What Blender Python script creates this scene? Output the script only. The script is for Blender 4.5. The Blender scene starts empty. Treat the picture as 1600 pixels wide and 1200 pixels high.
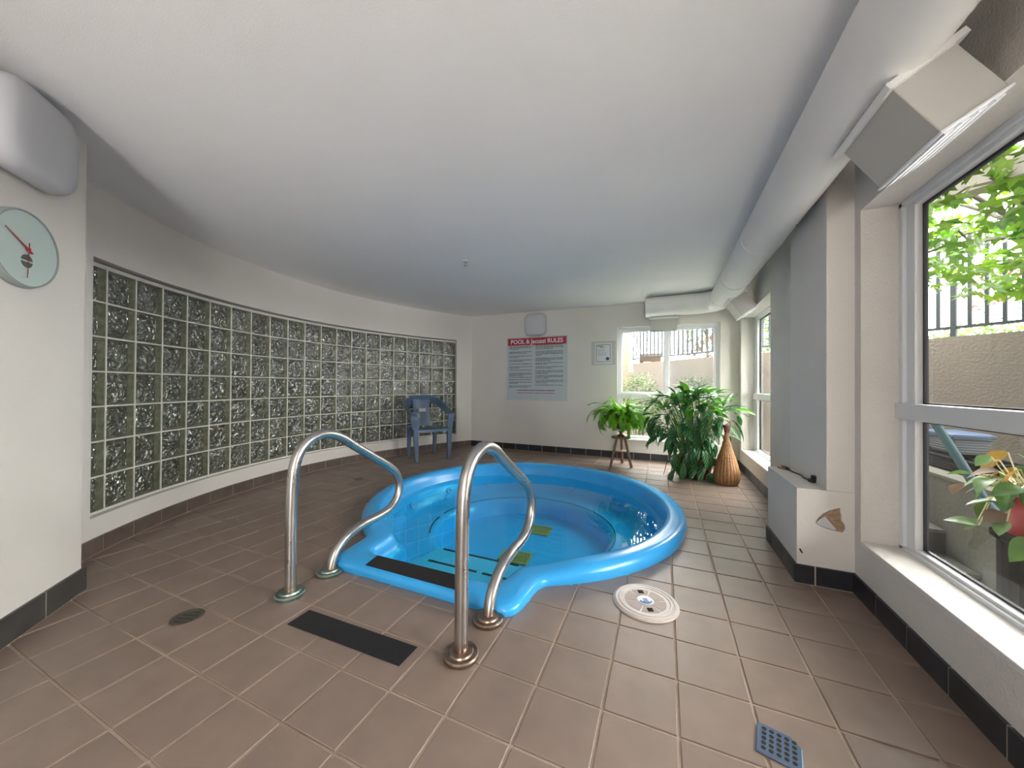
import bpy, math, random
import numpy as np
from mathutils import Vector, Matrix
random.seed(7); PI = math.pi
S = bpy.context.scene; COL = S.collection
# ---------------------------------------------------------------- camera, sky, exposure
yaw, pit, rol = math.radians(23.32), math.radians(.3606), math.radians(.3365)
F = Vector((-math.sin(yaw)*math.cos(pit), math.cos(yaw)*math.cos(pit), math.sin(pit)))
R0 = Vector((math.cos(yaw), math.sin(yaw), 0)); U0 = R0.cross(F)
R1 = R0*math.cos(rol)+U0*math.sin(rol); U1 = -R0*math.sin(rol)+U0*math.cos(rol)
cd = bpy.data.cameras.new('camera'); cam = bpy.data.objects.new('camera', cd); COL.objects.link(cam)
cd.sensor_width = 36; cd.lens = 550.3/1600*36; cd.clip_start = .02
M = Matrix((R1, U1, -F)).transposed().to_4x4(); M.translation = (0, 0, 1.05); cam.matrix_world = M
S.camera = cam
S.view_settings.view_transform = 'Standard'; S.view_settings.look = 'None'
S.view_settings.exposure = 3.55; S.view_settings.gamma = 1; S.view_settings.use_curve_mapping = False
w = bpy.data.worlds.new('sky'); S.world = w; w.use_nodes = True
bg = w.node_tree.nodes['Background']; bg.inputs[0].default_value = (1, .97, .935, 1); bg.inputs[1].default_value = 3.4
try:
    S.cycles.use_denoising = True; S.cycles.max_bounces = 12; S.cycles.diffuse_bounces = 6
    S.cycles.transparent_max_bounces = 16; S.cycles.caustics_reflective = False; S.cycles.caustics_refractive = False
    S.cycles.sample_clamp_indirect = 6
except Exception: pass
def portal(loc, rot, sx, sy):
    l = bpy.data.lights.new('window_daylight', 'AREA'); l.shape = 'RECTANGLE'; l.size = sx; l.size_y = sy
    l.cycles.is_portal = True
    o = bpy.data.objects.new('window_daylight', l); COL.objects.link(o); o.location = loc; o.rotation_euler = rot
portal((1.16, 1.25, 1.12), (0, PI/2, 0), 1.7, 2.15)
portal((1.16, 4.6, 1.12), (0, PI/2, 0), 1.7, 1.35)
portal((.03, 5.56, 1.12), (-PI/2, 0, 0), 1.35, 1.65)
def lamp(loc, rot, sx, sy, power, spread=180, col=(1, .97, .93)):  # added fill light out of view, brightens the interior
    l = bpy.data.lights.new('fill_light', 'AREA'); l.shape = 'RECTANGLE'; l.size = sx; l.size_y = sy
    l.energy = power; l.color = col; l.spread = math.radians(spread)
    o = bpy.data.objects.new('fill_light', l); COL.objects.link(o); o.location = loc; o.rotation_euler = rot
FILL_LAMPS = [((-.15, -1.35, 2.195), (0, 0, 0), 1.1, .5, .5), ((-.15, -2.75, 2.195), (0, 0, 0), 1.1, .5, .9),
         ((-1.07, -1.5, 1.72), (0, -PI/2, 0), .34, .34, .8), ((-1.07, -2.9, 1.72), (0, -PI/2, 0), .34, .34, .8)]  # added fill lights: ceiling pair, then side wall pair
FILL_SPOTS = [((.62, -2.60, .85), 36, 104, 3.8)]   # added fill light as a floor uplighter: place, heading left of +y, tilt, watts
for a_ in FILL_LAMPS: lamp(*a_)
for p_, h_, t_, w_ in FILL_SPOTS: lamp(p_, (math.radians(t_), 0, math.radians(h_)), .55, .45, w_, 100)
# ---------------------------------------------------------------- helpers
def mat(name, col, rough=.6, metal=0, var=0, vscale=8, bump=0, bscale=60, spec=.5, objvar=0, extra=None, col2=None):
    m = bpy.data.materials.new(name); m.use_nodes = True; nt = m.node_tree; N = nt.nodes; L = nt.links
    p = N['Principled BSDF']; p.inputs['Roughness'].default_value = rough; p.inputs['Metallic'].default_value = metal
    p.inputs['Specular IOR Level'].default_value = spec
    p.inputs['Base Color'].default_value = (*col, 1)
    g = N.new('ShaderNodeNewGeometry')
    out = None
    if var or col2:
        n = N.new('ShaderNodeTexNoise'); n.inputs['Scale'].default_value = vscale; n.inputs['Detail'].default_value = 5
        L.new(g.outputs['Position'], n.inputs['Vector'])
        r = N.new('ShaderNodeMapRange'); r.inputs[1].default_value = .3; r.inputs[2].default_value = .7
        L.new(n.outputs[0], r.inputs[0])
        mx = N.new('ShaderNodeMix'); mx.data_type = 'RGBA'
        c2 = col2 if col2 else tuple(min(1, c*(1+var)) for c in col)
        c1 = col if col2 else tuple(c*(1-var) for c in col)
        mx.inputs[6].default_value = (*c1, 1); mx.inputs[7].default_value = (*c2, 1)
        L.new(r.outputs[0], mx.inputs[0]); out = mx.outputs[2]; L.new(out, p.inputs['Base Color'])
    if objvar:
        oi = N.new('ShaderNodeObjectInfo'); r = N.new('ShaderNodeMapRange'); r.inputs[3].default_value = 1-objvar; r.inputs[4].default_value = 1+objvar
        L.new(oi.outputs['Random'], r.inputs[0]); h = N.new('ShaderNodeHueSaturation')
        if out: L.new(out, h.inputs['Color'])
        else: h.inputs['Color'].default_value = (*col, 1)
        L.new(r.outputs[0], h.inputs['Value']); L.new(h.outputs[0], p.inputs['Base Color'])
    if bump:
        n = N.new('ShaderNodeTexNoise'); n.inputs['Scale'].default_value = bscale; n.inputs['Detail'].default_value = 3
        L.new(g.outputs['Position'], n.inputs['Vector'])
        b = N.new('ShaderNodeBump'); b.inputs['Strength'].default_value = bump; b.inputs['Distance'].default_value = .01
        L.new(n.outputs[0], b.inputs['Height']); L.new(b.outputs[0], p.inputs['Normal'])
    if extra: extra(m, nt, p, g)
    return m
def glassy(name, tint, rough=0, gloss=(1, 1, 1), bump=0, bscale=30, ior=1.45, boost=1.0):
    m = bpy.data.materials.new(name); m.use_nodes = True; nt = m.node_tree; N = nt.nodes; L = nt.links
    N.remove(N['Principled BSDF']); o = N['Material Output']
    t = N.new('ShaderNodeBsdfTransparent'); t.inputs[0].default_value = (*tint, 1)
    gl = N.new('ShaderNodeBsdfGlossy'); gl.inputs['Roughness'].default_value = rough; gl.inputs[0].default_value = (*gloss, 1)
    f = N.new('ShaderNodeLayerWeight'); f.inputs[0].default_value = .5   # Schlick reflectance, the same from both sides
    pw = N.new('ShaderNodeMath'); pw.operation = 'POWER'; pw.inputs[1].default_value = 5; L.new(f.outputs['Facing'], pw.inputs[0])
    F0 = ((ior-1)/(ior+1))**2; ma = N.new('ShaderNodeMath'); ma.operation = 'MULTIPLY_ADD'; ma.inputs[1].default_value = 1-F0; ma.inputs[2].default_value = F0; L.new(pw.outputs[0], ma.inputs[0])
    mx = N.new('ShaderNodeMixShader')
    if bump:
        g = N.new('ShaderNodeNewGeometry'); n = N.new('ShaderNodeTexNoise'); n.inputs['Scale'].default_value = bscale; n.inputs['Detail'].default_value = 1.5
        n.inputs['Distortion'].default_value = .8
        L.new(g.outputs['Position'], n.inputs['Vector'])
        b = N.new('ShaderNodeBump'); b.inputs['Strength'].default_value = bump; b.inputs['Distance'].default_value = .02
        L.new(n.outputs[0], b.inputs['Height']); L.new(b.outputs[0], gl.inputs['Normal']); L.new(b.outputs[0], f.inputs['Normal'])
    mm = N.new('ShaderNodeMath'); mm.operation = 'MULTIPLY'; mm.use_clamp = True; mm.inputs[1].default_value = boost
    L.new(ma.outputs[0], mm.inputs[0]); L.new(mm.outputs[0], mx.inputs[0])
    L.new(t.outputs[0], mx.inputs[1]); L.new(gl.outputs[0], mx.inputs[2]); L.new(mx.outputs[0], o.inputs[0])
    return m
def leafmat(name, c1, c2, scale=18, trans=.3, rough=.4, objvar=.2, stripe=False):
    m = bpy.data.materials.new(name); m.use_nodes = True; nt = m.node_tree; N = nt.nodes; L = nt.links
    p = N['Principled BSDF']; p.inputs['Roughness'].default_value = rough; o = N['Material Output']
    tc = N.new('ShaderNodeTexCoord')
    if stripe:
        tx = N.new('ShaderNodeTexWave'); tx.wave_type = 'BANDS'; tx.bands_direction = 'DIAGONAL'; tx.inputs['Scale'].default_value = scale
        tx.inputs['Distortion'].default_value = 3; tx.inputs['Detail'].default_value = 2; L.new(tc.outputs['Object'], tx.inputs['Vector']); fac = tx.outputs[1]
    else:
        tx = N.new('ShaderNodeTexNoise'); tx.inputs['Scale'].default_value = scale; g = N.new('ShaderNodeNewGeometry'); L.new(g.outputs['Position'], tx.inputs['Vector']); fac = tx.outputs[0]
    r = N.new('ShaderNodeMapRange'); r.inputs[1].default_value = .35; r.inputs[2].default_value = .75 if not stripe else 1.0; L.new(fac, r.inputs[0])
    mx = N.new('ShaderNodeMix'); mx.data_type = 'RGBA'; mx.inputs[6].default_value = (*c1, 1); mx.inputs[7].default_value = (*c2, 1); L.new(r.outputs[0], mx.inputs[0])
    oi = N.new('ShaderNodeObjectInfo'); rr = N.new('ShaderNodeMapRange'); rr.inputs[3].default_value = 1-objvar; rr.inputs[4].default_value = 1+objvar
    L.new(oi.outputs['Random'], rr.inputs[0]); h = N.new('ShaderNodeHueSaturation'); L.new(mx.outputs[2], h.inputs['Color']); L.new(rr.outputs[0], h.inputs['Value'])
    L.new(h.outputs[0], p.inputs['Base Color'])
    t = N.new('ShaderNodeBsdfTranslucent'); L.new(h.outputs[0], t.inputs[0]); ms = N.new('ShaderNodeMixShader'); ms.inputs[0].default_value = trans
    L.new(p.outputs[0], ms.inputs[1]); L.new(t.outputs[0], ms.inputs[2]); L.new(ms.outputs[0], o.inputs[0])
    return m
class MB:
    def __init__(s): s.v = []; s.f = []; s.m = []; s.cur = 0
    def add(s, vs, fs):
        o = len(s.v); s.v += [tuple(v) for v in vs]; s.f += [tuple(i+o for i in f) for f in fs]; s.m += [s.cur]*len(fs); return s
    def box(s, a, b, bev=0):
        x0, y0, z0 = a; x1, y1, z1 = b
        return s.add([(x0,y0,z0),(x1,y0,z0),(x1,y1,z0),(x0,y1,z0),(x0,y0,z1),(x1,y0,z1),(x1,y1,z1),(x0,y1,z1)],
                     [(0,3,2,1),(4,5,6,7),(0,1,5,4),(1,2,6,5),(2,3,7,6),(3,0,4,7)])
    def obox(s, c, ax, hs):  # centre, three axes, half sizes
        c = Vector(c); A = [Vector(a).normalized()*h for a, h in zip(ax, hs)]
        vs = [c+A[0]*i+A[1]*j+A[2]*k for k in (-1, 1) for i, j in ((-1,-1),(1,-1),(1,1),(-1,1))]
        return s.add(vs, [(0,3,2,1),(4,5,6,7),(0,1,5,4),(1,2,6,5),(2,3,7,6),(3,0,4,7)])
    def loft(s, rings, close=True, cap0=False, cap1=False):
        n = len(rings[0]); vs = [p for r in rings for p in r]; fs = []
        for i in range(len(rings)-1):
            for j in range(n if close else n-1):
                k = (j+1) % n; fs.append((i*n+j, i*n+k, (i+1)*n+k, (i+1)*n+j))
        if cap0: fs.append(tuple(range(n))[::-1])
        if cap1: fs.append(tuple((len(rings)-1)*n+j for j in range(n)))
        return s.add(vs, fs)
    def lathe(s, prof, n=24, c=(0, 0, 0), mod=None, cap=True):
        rings = []
        for i, (r, z) in enumerate(prof):
            rings.append([(c[0]+r*(mod(j, i) if mod else 1)*math.cos(2*PI*j/n), c[1]+r*(mod(j, i) if mod else 1)*math.sin(2*PI*j/n), c[2]+z) for j in range(n)])
        return s.loft(rings, True, cap, cap)
    def tube(s, path, rad, n=12, cap=True, up=None, flat=1.0):
        P = [Vector(p) for p in path]; rings = []; prev = None
        for i, p in enumerate(P):
            t = (P[min(i+1, len(P)-1)]-P[max(i-1, 0)]).normalized()
            if prev is None:
                a = Vector(up) if up else (Vector((0, 0, 1)) if abs(t.z) < .9 else Vector((1, 0, 0)))
            else: a = prev
            u = (a-t*a.dot(t)).normalized(); v = t.cross(u); prev = u
            r = rad[i] if isinstance(rad, (list, tuple)) else rad
            rings.append([p+u*r*math.cos(2*PI*j/n)+v*r*flat*math.sin(2*PI*j/n) for j in range(n)])
        return s.loft(rings, True, cap, cap)
    def ribbon(s, path, wdir, wid, th):  # flat strap with thickness
        P = [Vector(p) for p in path]; rings = []
        for i, p in enumerate(P):
            t = (P[min(i+1, len(P)-1)]-P[max(i-1, 0)]).normalized()
            wv = Vector(wdir[i] if isinstance(wdir, list) else wdir); wv = (wv-t*wv.dot(t)).normalized(); nn = t.cross(wv)
            a = (wid[i] if isinstance(wid, list) else wid)/2
            rings.append([p-wv*a-nn*th/2, p-wv*a*.9+nn*th*.2, p+nn*th/2+wv*0, p+wv*a*.9+nn*th*.2, p+wv*a-nn*th/2, p-nn*th*.2])
        return s.loft(rings, True, True, True)
    def prism(s, poly, z0, z1):
        n = len(poly); return s.loft([[(x, y, z0) for x, y in poly], [(x, y, z1) for x, y in poly]], True, True, True)
    def mesh(s, name):
        me = bpy.data.meshes.new(name); me.from_pydata(s.v, [], s.f); me.polygons.foreach_set('material_index', s.m); me.update(); return me
def smooth(o, ang=40):
    me = o.data; me.polygons.foreach_set('use_smooth', [True]*len(me.polygons))
    try: me.set_sharp_from_angle(angle=math.radians(ang))
    except Exception: pass
    return o
def link(name, me, mats, parent=None, loc=None, rot=None, sm=0, fix=True):
    if not isinstance(mats, (list, tuple)): mats = [mats]
    if not len(me.materials):
        for m in mats: me.materials.append(m)
    o = bpy.data.objects.new(name, me); COL.objects.link(o)
    if parent: o.parent = parent
    if loc is not None: o.location = loc
    if rot is not None: o.rotation_euler = rot
    if sm: smooth(o, sm)
    return o
def B(name, mb, mats, parent=None, **k):
    me = mb.mesh(name)
    import bmesh
    bm = bmesh.new(); bm.from_mesh(me); bmesh.ops.recalc_face_normals(bm, faces=bm.faces); bm.to_mesh(me); bm.free()
    return link(name, me, mats, parent, **k)
def tag(o, label=None, cat=None, group=None, kind=None):
    if label: o['label'] = label
    if cat: o['category'] = cat
    if group: o['group'] = group
    if kind: o['kind'] = kind
    return o
def thing(name, label, cat, loc=(0, 0, 0), rz=0, group=None):
    o = bpy.data.objects.new(name, None); COL.objects.link(o); o.location = loc; o.rotation_euler = (0, 0, rz); o.empty_display_size = .05
    return tag(o, label, cat, group)
def bevel(o, w=.004, seg=2, ang=35):
    b = o.modifiers.new('bevel', 'BEVEL'); b.width = w; b.segments = seg; b.limit_method = 'ANGLE'; b.angle_limit = math.radians(ang)
    smooth(o, 60); return o
def catmull(P, k=6):
    P = [Vector(p) for p in P]; out = []
    for i in range(len(P)-1):
        p0 = P[max(i-1, 0)]; p1 = P[i]; p2 = P[i+1]; p3 = P[min(i+2, len(P)-1)]
        for j in range(k):
            t = j/k; out.append(.5*((2*p1)+(p2-p0)*t+(2*p0-5*p1+4*p2-p3)*t*t+(3*p1-p0-3*p2+p3)*t**3))
    out.append(P[-1]); return out
# ---------------------------------------------------------------- materials
WALL = mat('wall_paint', (.70, .672, .632), .75, var=.02, vscale=3, bump=.25, bscale=140)
REVEAL = mat('reveal_stucco', (.66, .635, .60), .8, var=.03, vscale=4, bump=.5, bscale=110)
CEIL = mat('ceiling_paint', (.88, .868, .862), .85, var=.015, vscale=2, bump=.12, bscale=220)
SILL = mat('sill_paint', (.70, .68, .65), .7, var=.04, vscale=20, bump=.15, bscale=150)
VINYL = mat('white_vinyl', (.74, .755, .78), .35)
GASK = mat('black_gasket', (.012, .013, .018), .5)
TILE = mat('quarry_tile', (.215, .155, .125), .40, var=.10, vscale=9, bump=.12, bscale=350, objvar=.05, spec=.9)
def groutx(m, nt, p, g): pass
GROUT = mat('grout', (.50, .40, .325), .9, vscale=2.2, col2=(.30, .225, .175), bump=.3, bscale=300)
BT_D = mat('dark_base_tile', (.026, .027, .033), .35, var=.25, vscale=12, spec=.4)
BT_B = mat('brown_base_tile', (.115, .085, .072), .4, var=.2, vscale=10)
BT_N = mat('slate_base_tile', (.055, .052, .048), .45, var=.2, vscale=10)
MORT = mat('white_mortar', (.66, .65, .60), .8, var=.05, vscale=30)
BASEJ = mat('base_joint_grout', (.42, .36, .30), .9)
ACRYL = mat('blue_fibreglass', (.042, .38, .82), .24, var=.04, vscale=5, spec=.5)
STEPM = mat('blue_step_tread', (.10, .42, .76), .4, vscale=160, col2=(.22, .55, .85))
NONSLIP = mat('black_nonslip_tape', (.006, .0055, .007), .85, var=.3, vscale=40, bump=.6, bscale=900)
WATER = glassy('spa_water', (.45, .99, 1), .0, bump=.02, bscale=3, ior=1.33)
PANE = glassy('window_glass', (.93, .96, .95), 0, ior=1.45)
def steelx(m, nt, p, g):
    N = nt.nodes; L = nt.links
    sx = N.new('ShaderNodeSeparateXYZ'); L.new(g.outputs['Position'], sx.inputs[0])
    r = N.new('ShaderNodeMapRange'); r.inputs[1].default_value = .012; r.inputs[2].default_value = .07; L.new(sx.outputs[2], r.inputs[0])
    mx = N.new('ShaderNodeMix'); mx.data_type = 'RGBA'; mx.inputs[6].default_value = (.30, .17, .10, 1); mx.inputs[7].default_value = (.47, .455, .44, 1)
    L.new(r.outputs[0], mx.inputs[0]); L.new(mx.outputs[2], p.inputs['Base Color'])
    n = N.new('ShaderNodeTexNoise'); n.inputs['Scale'].default_value = 14; L.new(g.outputs['Position'], n.inputs['Vector'])
    rr = N.new('ShaderNodeMapRange'); rr.inputs[3].default_value = .2; rr.inputs[4].default_value = .42; L.new(n.outputs[0], rr.inputs[0]); L.new(rr.outputs[0], p.inputs['Roughness'])
STEEL = mat('brushed_stainless_steel', (.56, .55, .54), .3, 1, extra=steelx)
FLANGE_G = mat('tarnished_green_steel', (.42, .50, .46), .35, 1, col2=(.22, .34, .30), vscale=25)
FLANGE_B = mat('tarnished_brown_steel', (.40, .34, .28), .35, 1, col2=(.24, .15, .10), vscale=30)
PLAST_B = mat('blue_grey_plastic', (.085, .135, .215), .33, var=.06, vscale=6)
WHITEPL = mat('white_opal_plastic', (.56, .565, .60), .4)
DUCTM = mat('painted_duct', (.80, .79, .78), .45, var=.02, vscale=4)
BOXM = mat('beige_duct_box', (.50, .485, .45), .5)
BLACKM = mat('black_rubber', (.01, .01, .012), .45)
DARK = mat('dark_void', (.012, .010, .009), .9)
# ---------------------------------------------------------------- plan geometry
CX, CY, CR = -.5994, 3.0043, 3.3091
def rho(ph):
    return CR + (.155*((-3.45-ph)/.455)**2 if ph < -3.45 else 0)
def cur(ph, d=0):
    r = rho(ph)+d; return CX+r*math.cos(ph), CY+r*math.sin(ph)
PH0, PH1 = -2.28, -3.93          # wall runs clockwise, from behind the near wall to the far corner
NZ0, NZ1, CEZ = .225, 1.83, 2.268
YB, XR, XO = 5.40, .905, 1.106
SX, SY = -1.17, 2.96
NTH = 300
def outline(R, x0, x1, y0, z=0, zl=None, sm=1.6):
    th = np.linspace(0, 2*PI, NTH, endpoint=False); rr = np.full(NTH, R)
    for i, t in enumerate(th):
        dx, dy = math.cos(t), math.sin(t)
        if dy < -1e-6 and y0 is not None:
            ty = (y0-SY)/dy; tx = ((x1-SX)/dx if dx > 0 else (x0-SX)/dx) if abs(dx) > 1e-6 else 99
            rr[i] = max(R, min(tx, ty))
    k = np.exp(-.5*(np.arange(-7, 8)*360/NTH/sm)**2); k /= k.sum()
    rs = sum(k[j]*np.roll(rr, j-7) for j in range(15))
    out = []
    for i, t in enumerate(th):
        zz = z
        if zl is not None:
            d = abs((math.degrees(t)-270+180) % 360-180); u = min(1, max(0, (d-24)/14)); u = u*u*(3-2*u); zz = zl+(z-zl)*u
        out.append((SX+rs[i]*math.cos(t), SY+rs[i]*math.sin(t), zz))
    return out
HOLE = outline(1.255, -1.74, -.66, 1.53)
hr = np.array([math.hypot(p[0]-SX, p[1]-SY) for p in HOLE])
def hole_r(x, y):
    t = math.atan2(y-SY, x-SX) % (2*PI); return hr[int(t/(2*PI)*NTH) % NTH]
# ---------------------------------------------------------------- floor
mb = MB()
ring0 = [(p[0], p[1], -.004) for p in HOLE]; N4 = NTH
def sq(t, x0=-4.6, x1=1.3, y0=-3.7, y1=5.7):
    dx, dy = math.cos(t), math.sin(t); c = []
    if dx > 1e-9: c.append((x1-SX)/dx)
    if dx < -1e-9: c.append((x0-SX)/dx)
    if dy > 1e-9: c.append((y1-SY)/dy)
    if dy < -1e-9: c.append((y0-SY)/dy)
    k = min(c); return SX+dx*k, SY+dy*k
rq = [sq(2*PI*i/NTH) for i in range(NTH)]
mb.loft([[(p[0], p[1], -.16) for p in HOLE], ring0, [(x, y, -.004) for x, y in rq], [(x, y, -.16) for x, y in rq]])
floor = tag(B('floor', mb, GROUT), 'brown square quarry tile floor with pale grout lines', kind='structure')
PX, PY, GX, GY = .2265, .223, .045, 1.40
def clip(poly, n, c):
    out = []
    for i in range(len(poly)):
        a, b = poly[i], poly[(i+1) % len(poly)]
        da = a[0]*n[0]+a[1]*n[1]-c; db = b[0]*n[0]+b[1]*n[1]-c
        if da >= 0: out.append(a)
        if (da >= 0) != (db >= 0): t = da/(da-db); out.append((a[0]+(b[0]-a[0])*t, a[1]+(b[1]-a[1])*t))
    return out
def tilepoly(mb, poly, c=(0, 0), dz=0):
    if len(poly) < 3: return
    cx = sum(p[0] for p in poly)/len(poly); cy = sum(p[1] for p in poly)/len(poly); n = len(poly)
    r0 = [(x-c[0], y-c[1], -.006) for x, y in poly]; r1 = [(x-c[0], y-c[1], -.0015+dz) for x, y in poly]
    r2 = [(cx+(x-cx)*.985-c[0], cy+(y-cy)*.985-c[1], dz) for x, y in poly]
    mb.loft([r0, r1, r2], True, False, True)
gw = .0048; tiles = []
for i in range(-20, 6):
    for j in range(-23, 19):
        x0, y0 = GX+PX*i, GY+PY*j; cx, cy = x0+PX/2, y0+PY/2
        if cx > 1.0 or cy > 5.5 or cy < -3.55: continue
        if math.hypot(cx-CX, cy-CY) > 3.62 and cx < CX: continue
        if cx+cy < -2.42 and cy > -.7: continue
        if cy <= -.7 and cx < -1.35: continue
        poly = [(x0+gw, y0+gw), (x0+PX-gw, y0+gw), (x0+PX-gw, y0+PY-gw), (x0+gw, y0+PY-gw)]
        ins = [math.hypot(x-SX, y-SY) < hole_r(x, y) for x, y in poly]
        if all(ins): continue
        full = not any(ins)
        if not full:
            t = math.atan2(cy-SY, cx-SX) % (2*PI); k = int(t/(2*PI)*NTH); a = HOLE[(k-5) % NTH]; b = HOLE[(k+5) % NTH]
            n = (b[1]-a[1], -(b[0]-a[0])); poly = clip(poly, n, n[0]*HOLE[k][0]+n[1]*HOLE[k][1])
            if len(poly) < 3: continue
        # projected size
        v = Vector((cx, cy, -1.05)); d = v.dot(F)
        px = v.dot(R1)/d*550+800 if d > .1 else -1; py = 600-v.dot(U1)/d*550 if d > .1 else -1
        vis = d > .1 and -60 < px < 1660 and py < 1300
        tiles.append(((1/d**3 if vis else 0), full, poly, (cx, cy)))
tiles.sort(key=lambda t: -t[0])
m0 = MB(); tilepoly(m0, [(-PX/2+gw, -PY/2+gw), (PX/2-gw, -PY/2+gw), (PX/2-gw, PY/2-gw), (-PX/2+gw, PY/2-gw)]); tme = m0.mesh('floor_tile')
rest = MB()
for k, (s, full, poly, c) in enumerate(tiles):
    if s > 0 and k < 298:
        if full:
            o = link('floor_tile', tme, TILE, floor, loc=(c[0], c[1], random.uniform(0, .0007)), rot=(random.uniform(-.0012, .0012), random.uniform(-.0012, .0012), 0))
        else:
            m1 = MB(); tilepoly(m1, poly, c); link('floor_tile', m1.mesh('floor_tile'), TILE, floor, loc=(c[0], c[1], 0))
    else: tilepoly(rest, poly)
tag(link('distant_floor_tiles', rest.mesh('distant_floor_tiles'), TILE, floor), kind='stuff')
# ---------------------------------------------------------------- walls and ceiling
mb = MB(); NS = 90
phs = [PH0+(PH1-PH0)*i/NS for i in range(NS+1)]
P0, P1 = -2.4745, -3.8215
phs = sorted(set(phs+[P0, P1]), reverse=True)
def strip(mb, pl, z0, z1, d0, d1):
    for a, b in zip(pl[:-1], pl[1:]):
        (ax, ay), (bx, by) = cur(a, d0), cur(b, d0); (cx, cy), (dx, dy) = cur(a, d1), cur(b, d1)
        mb.add([(ax,ay,z0),(bx,by,z0),(bx,by,z1),(ax,ay,z1),(cx,cy,z0),(dx,dy,z0),(dx,dy,z1),(cx,cy,z1)],
               [(0,1,2,3),(5,4,7,6),(3,2,6,7),(0,4,5,1)]+([(0,3,7,4)] if a == pl[0] else [])+([(1,5,6,2)] if b == pl[-1] else []))
inn = [p for p in phs if P1-1e-6 <= p <= P0+1e-6]
strip(mb, phs, -.02, NZ0, 0, .25); strip(mb, phs, NZ1, 2.32, 0, .25)
strip(mb, [p for p in phs if p >= P0-1e-6], NZ0, NZ1, 0, .25); strip(mb, [p for p in phs if p <= P1+1e-6], NZ0, NZ1, 0, .25)
strip(mb, inn, NZ0, NZ1, .20, .25)
tag(smooth(B('wall_left', mb, WALL), 25), 'long curved beige wall holding the glass block window', kind='structure')
mb = MB(); mb.obox((-1.90-.35355*.6-.05, -.01-.35355*.6-.05, 1.14), ((-1, 1, 0), (1, 1, 0), (0, 0, 1)), (1.12, .25, 1.16)); 
# front face lies on x+y=-1.92, far end at (-2.70,.78)
mb = MB(); fa = Vector((-2.703, .783, 0)); fb = Vector((-1.2, -.72, 0)); nrm = Vector((-1, -1, 0)).normalized()*.5
mb.prism([(fa.x, fa.y), (fb.x, fb.y), (fb.x+nrm.x, fb.y+nrm.y), (fa.x+nrm.x, fa.y+nrm.y)], -.02, 2.32)
tag(bevel(B('wall_near', mb, WALL), .006), 'angled beige wall at the left with the clock on it', kind='structure')
mb = MB(); mb.box((-1.45, -3.75, -.02), (-1.2, -.72, 2.32)); mb.box((-1.55, -.95, -.02), (-1.2, -.72, 2.32)); tag(B('wall_side', mb, WALL), kind='structure')
mb = MB(); mb.box((-1.2, -3.75, -.02), (XO, -3.5, .15)); mb.box((-1.2, -3.75, 2.05), (XO, -3.5, 2.32)); mb.box((-1.2, -3.75, .15), (-.2, -3.5, 2.05)); mb.box((.75, -3.75, .15), (XO, -3.5, 2.05)); tag(B('wall_front', mb, WALL), kind='structure')
# far wall with opening
OX0, OX1, OZ0, OZ1 = -.632, .690, .285, 1.925
mb = MB()
for a, b in (((-3.5, YB, -.02), (OX0, YB+.26, 2.32)), ((OX1, YB, -.02), (XO, YB+.26, 2.32)), ((OX0, YB, -.02), (OX1, YB+.26, OZ0)), ((OX0, YB, OZ1), (OX1, YB+.26, 2.32))): mb.box(a, b)
tag(B('wall_back', mb, WALL), 'flat beige end wall with the rules sign and a window', kind='structure')
# right wall: openings
W4 = (.16, 2.309, .283, 1.942); W3 = (3.94, 5.28, .26, 1.935); W5 = (-3.2, -.35, .283, 1.942)
mb = MB(); ys = [-3.75, W4[0], W4[1], W3[0], W3[1], YB]
for i, (a, b) in enumerate(zip(ys[:-1], ys[1:])):
    wv = {1: W4, 3: W3}.get(i)
    if wv: mb.box((XR, a, -.02), (XO, b, wv[2])); mb.box((XR, a, wv[3]), (XO, b, 2.32))
    else: mb.box((XR, a, -.02), (XO, b, 2.32))
wr = tag(B('wall_right', mb, REVEAL), 'beige window wall at the right with rough plaster reveals', kind='structure')
LX, LY0, LY1, LZ = .664, 2.37, 2.945, .508
mb = MB(); mb.box((.79, LY0, LZ), (XR+.01, LY1, 2.30)); COLN = B('pilaster', mb, WALL, wr); bevel(COLN, .004)
# ledge with a broken plaster hole in its front face
hole = [(.745,.330),(.752,.352),(.775,.385),(.802,.405),(.830,.418),(.846,.424),(.847,.402),(.853,.385),(.852,.358),(.864,.342),(.868,.318),(.855,.296),(.833,.300),(.800,.306),(.770,.314)]
n = len(hole)
mb = MB(); mb.add([(LX,LY0,-.02),(LX,LY1,-.02),(LX,LY1,LZ),(LX,LY0,LZ),(XR+.01,LY0,-.02),(XR+.01,LY1,-.02),(XR+.01,LY1,LZ),(XR+.01,LY0,LZ)], [(0,1,2,3),(1,5,6,2),(3,2,6,7),(0,4,5,1),(4,7,6,5)])
outer = [(LX, -.02), (LX, LZ), (XR+.01, LZ), (XR+.01, -.02)]
import bmesh
def face_with_hole(outer, hole, y):
    bm = bmesh.new(); es = []
    for loop in (outer, hole):
        vs = [bm.verts.new((x, y, z)) for x, z in loop]
        for i in range(len(vs)): es.append(bm.edges.new((vs[i], vs[(i+1) % len(vs)])))
    bmesh.ops.triangle_fill(bm, use_beauty=True, use_dissolve=False, edges=es)
    bm.verts.index_update(); V = [v.co[:] for v in bm.verts]; Fs = [tuple(v.index for v in f.verts) for f in bm.faces]; bm.free(); return V, Fs
mb.add(*face_with_hole(outer, hole, LY0)); mb.loft([[(x, LY0, z) for x, z in hole], [(x, LY0+.03, z) for x, z in hole]])
B('ledge', mb, WALL, wr)
KRAFT = mat('torn_plasterboard_paper', (.36, .25, .17), .9, var=.25, vscale=40, bump=.5, bscale=120)
mb = MB(); cxh, czh = .81, .36
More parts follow.
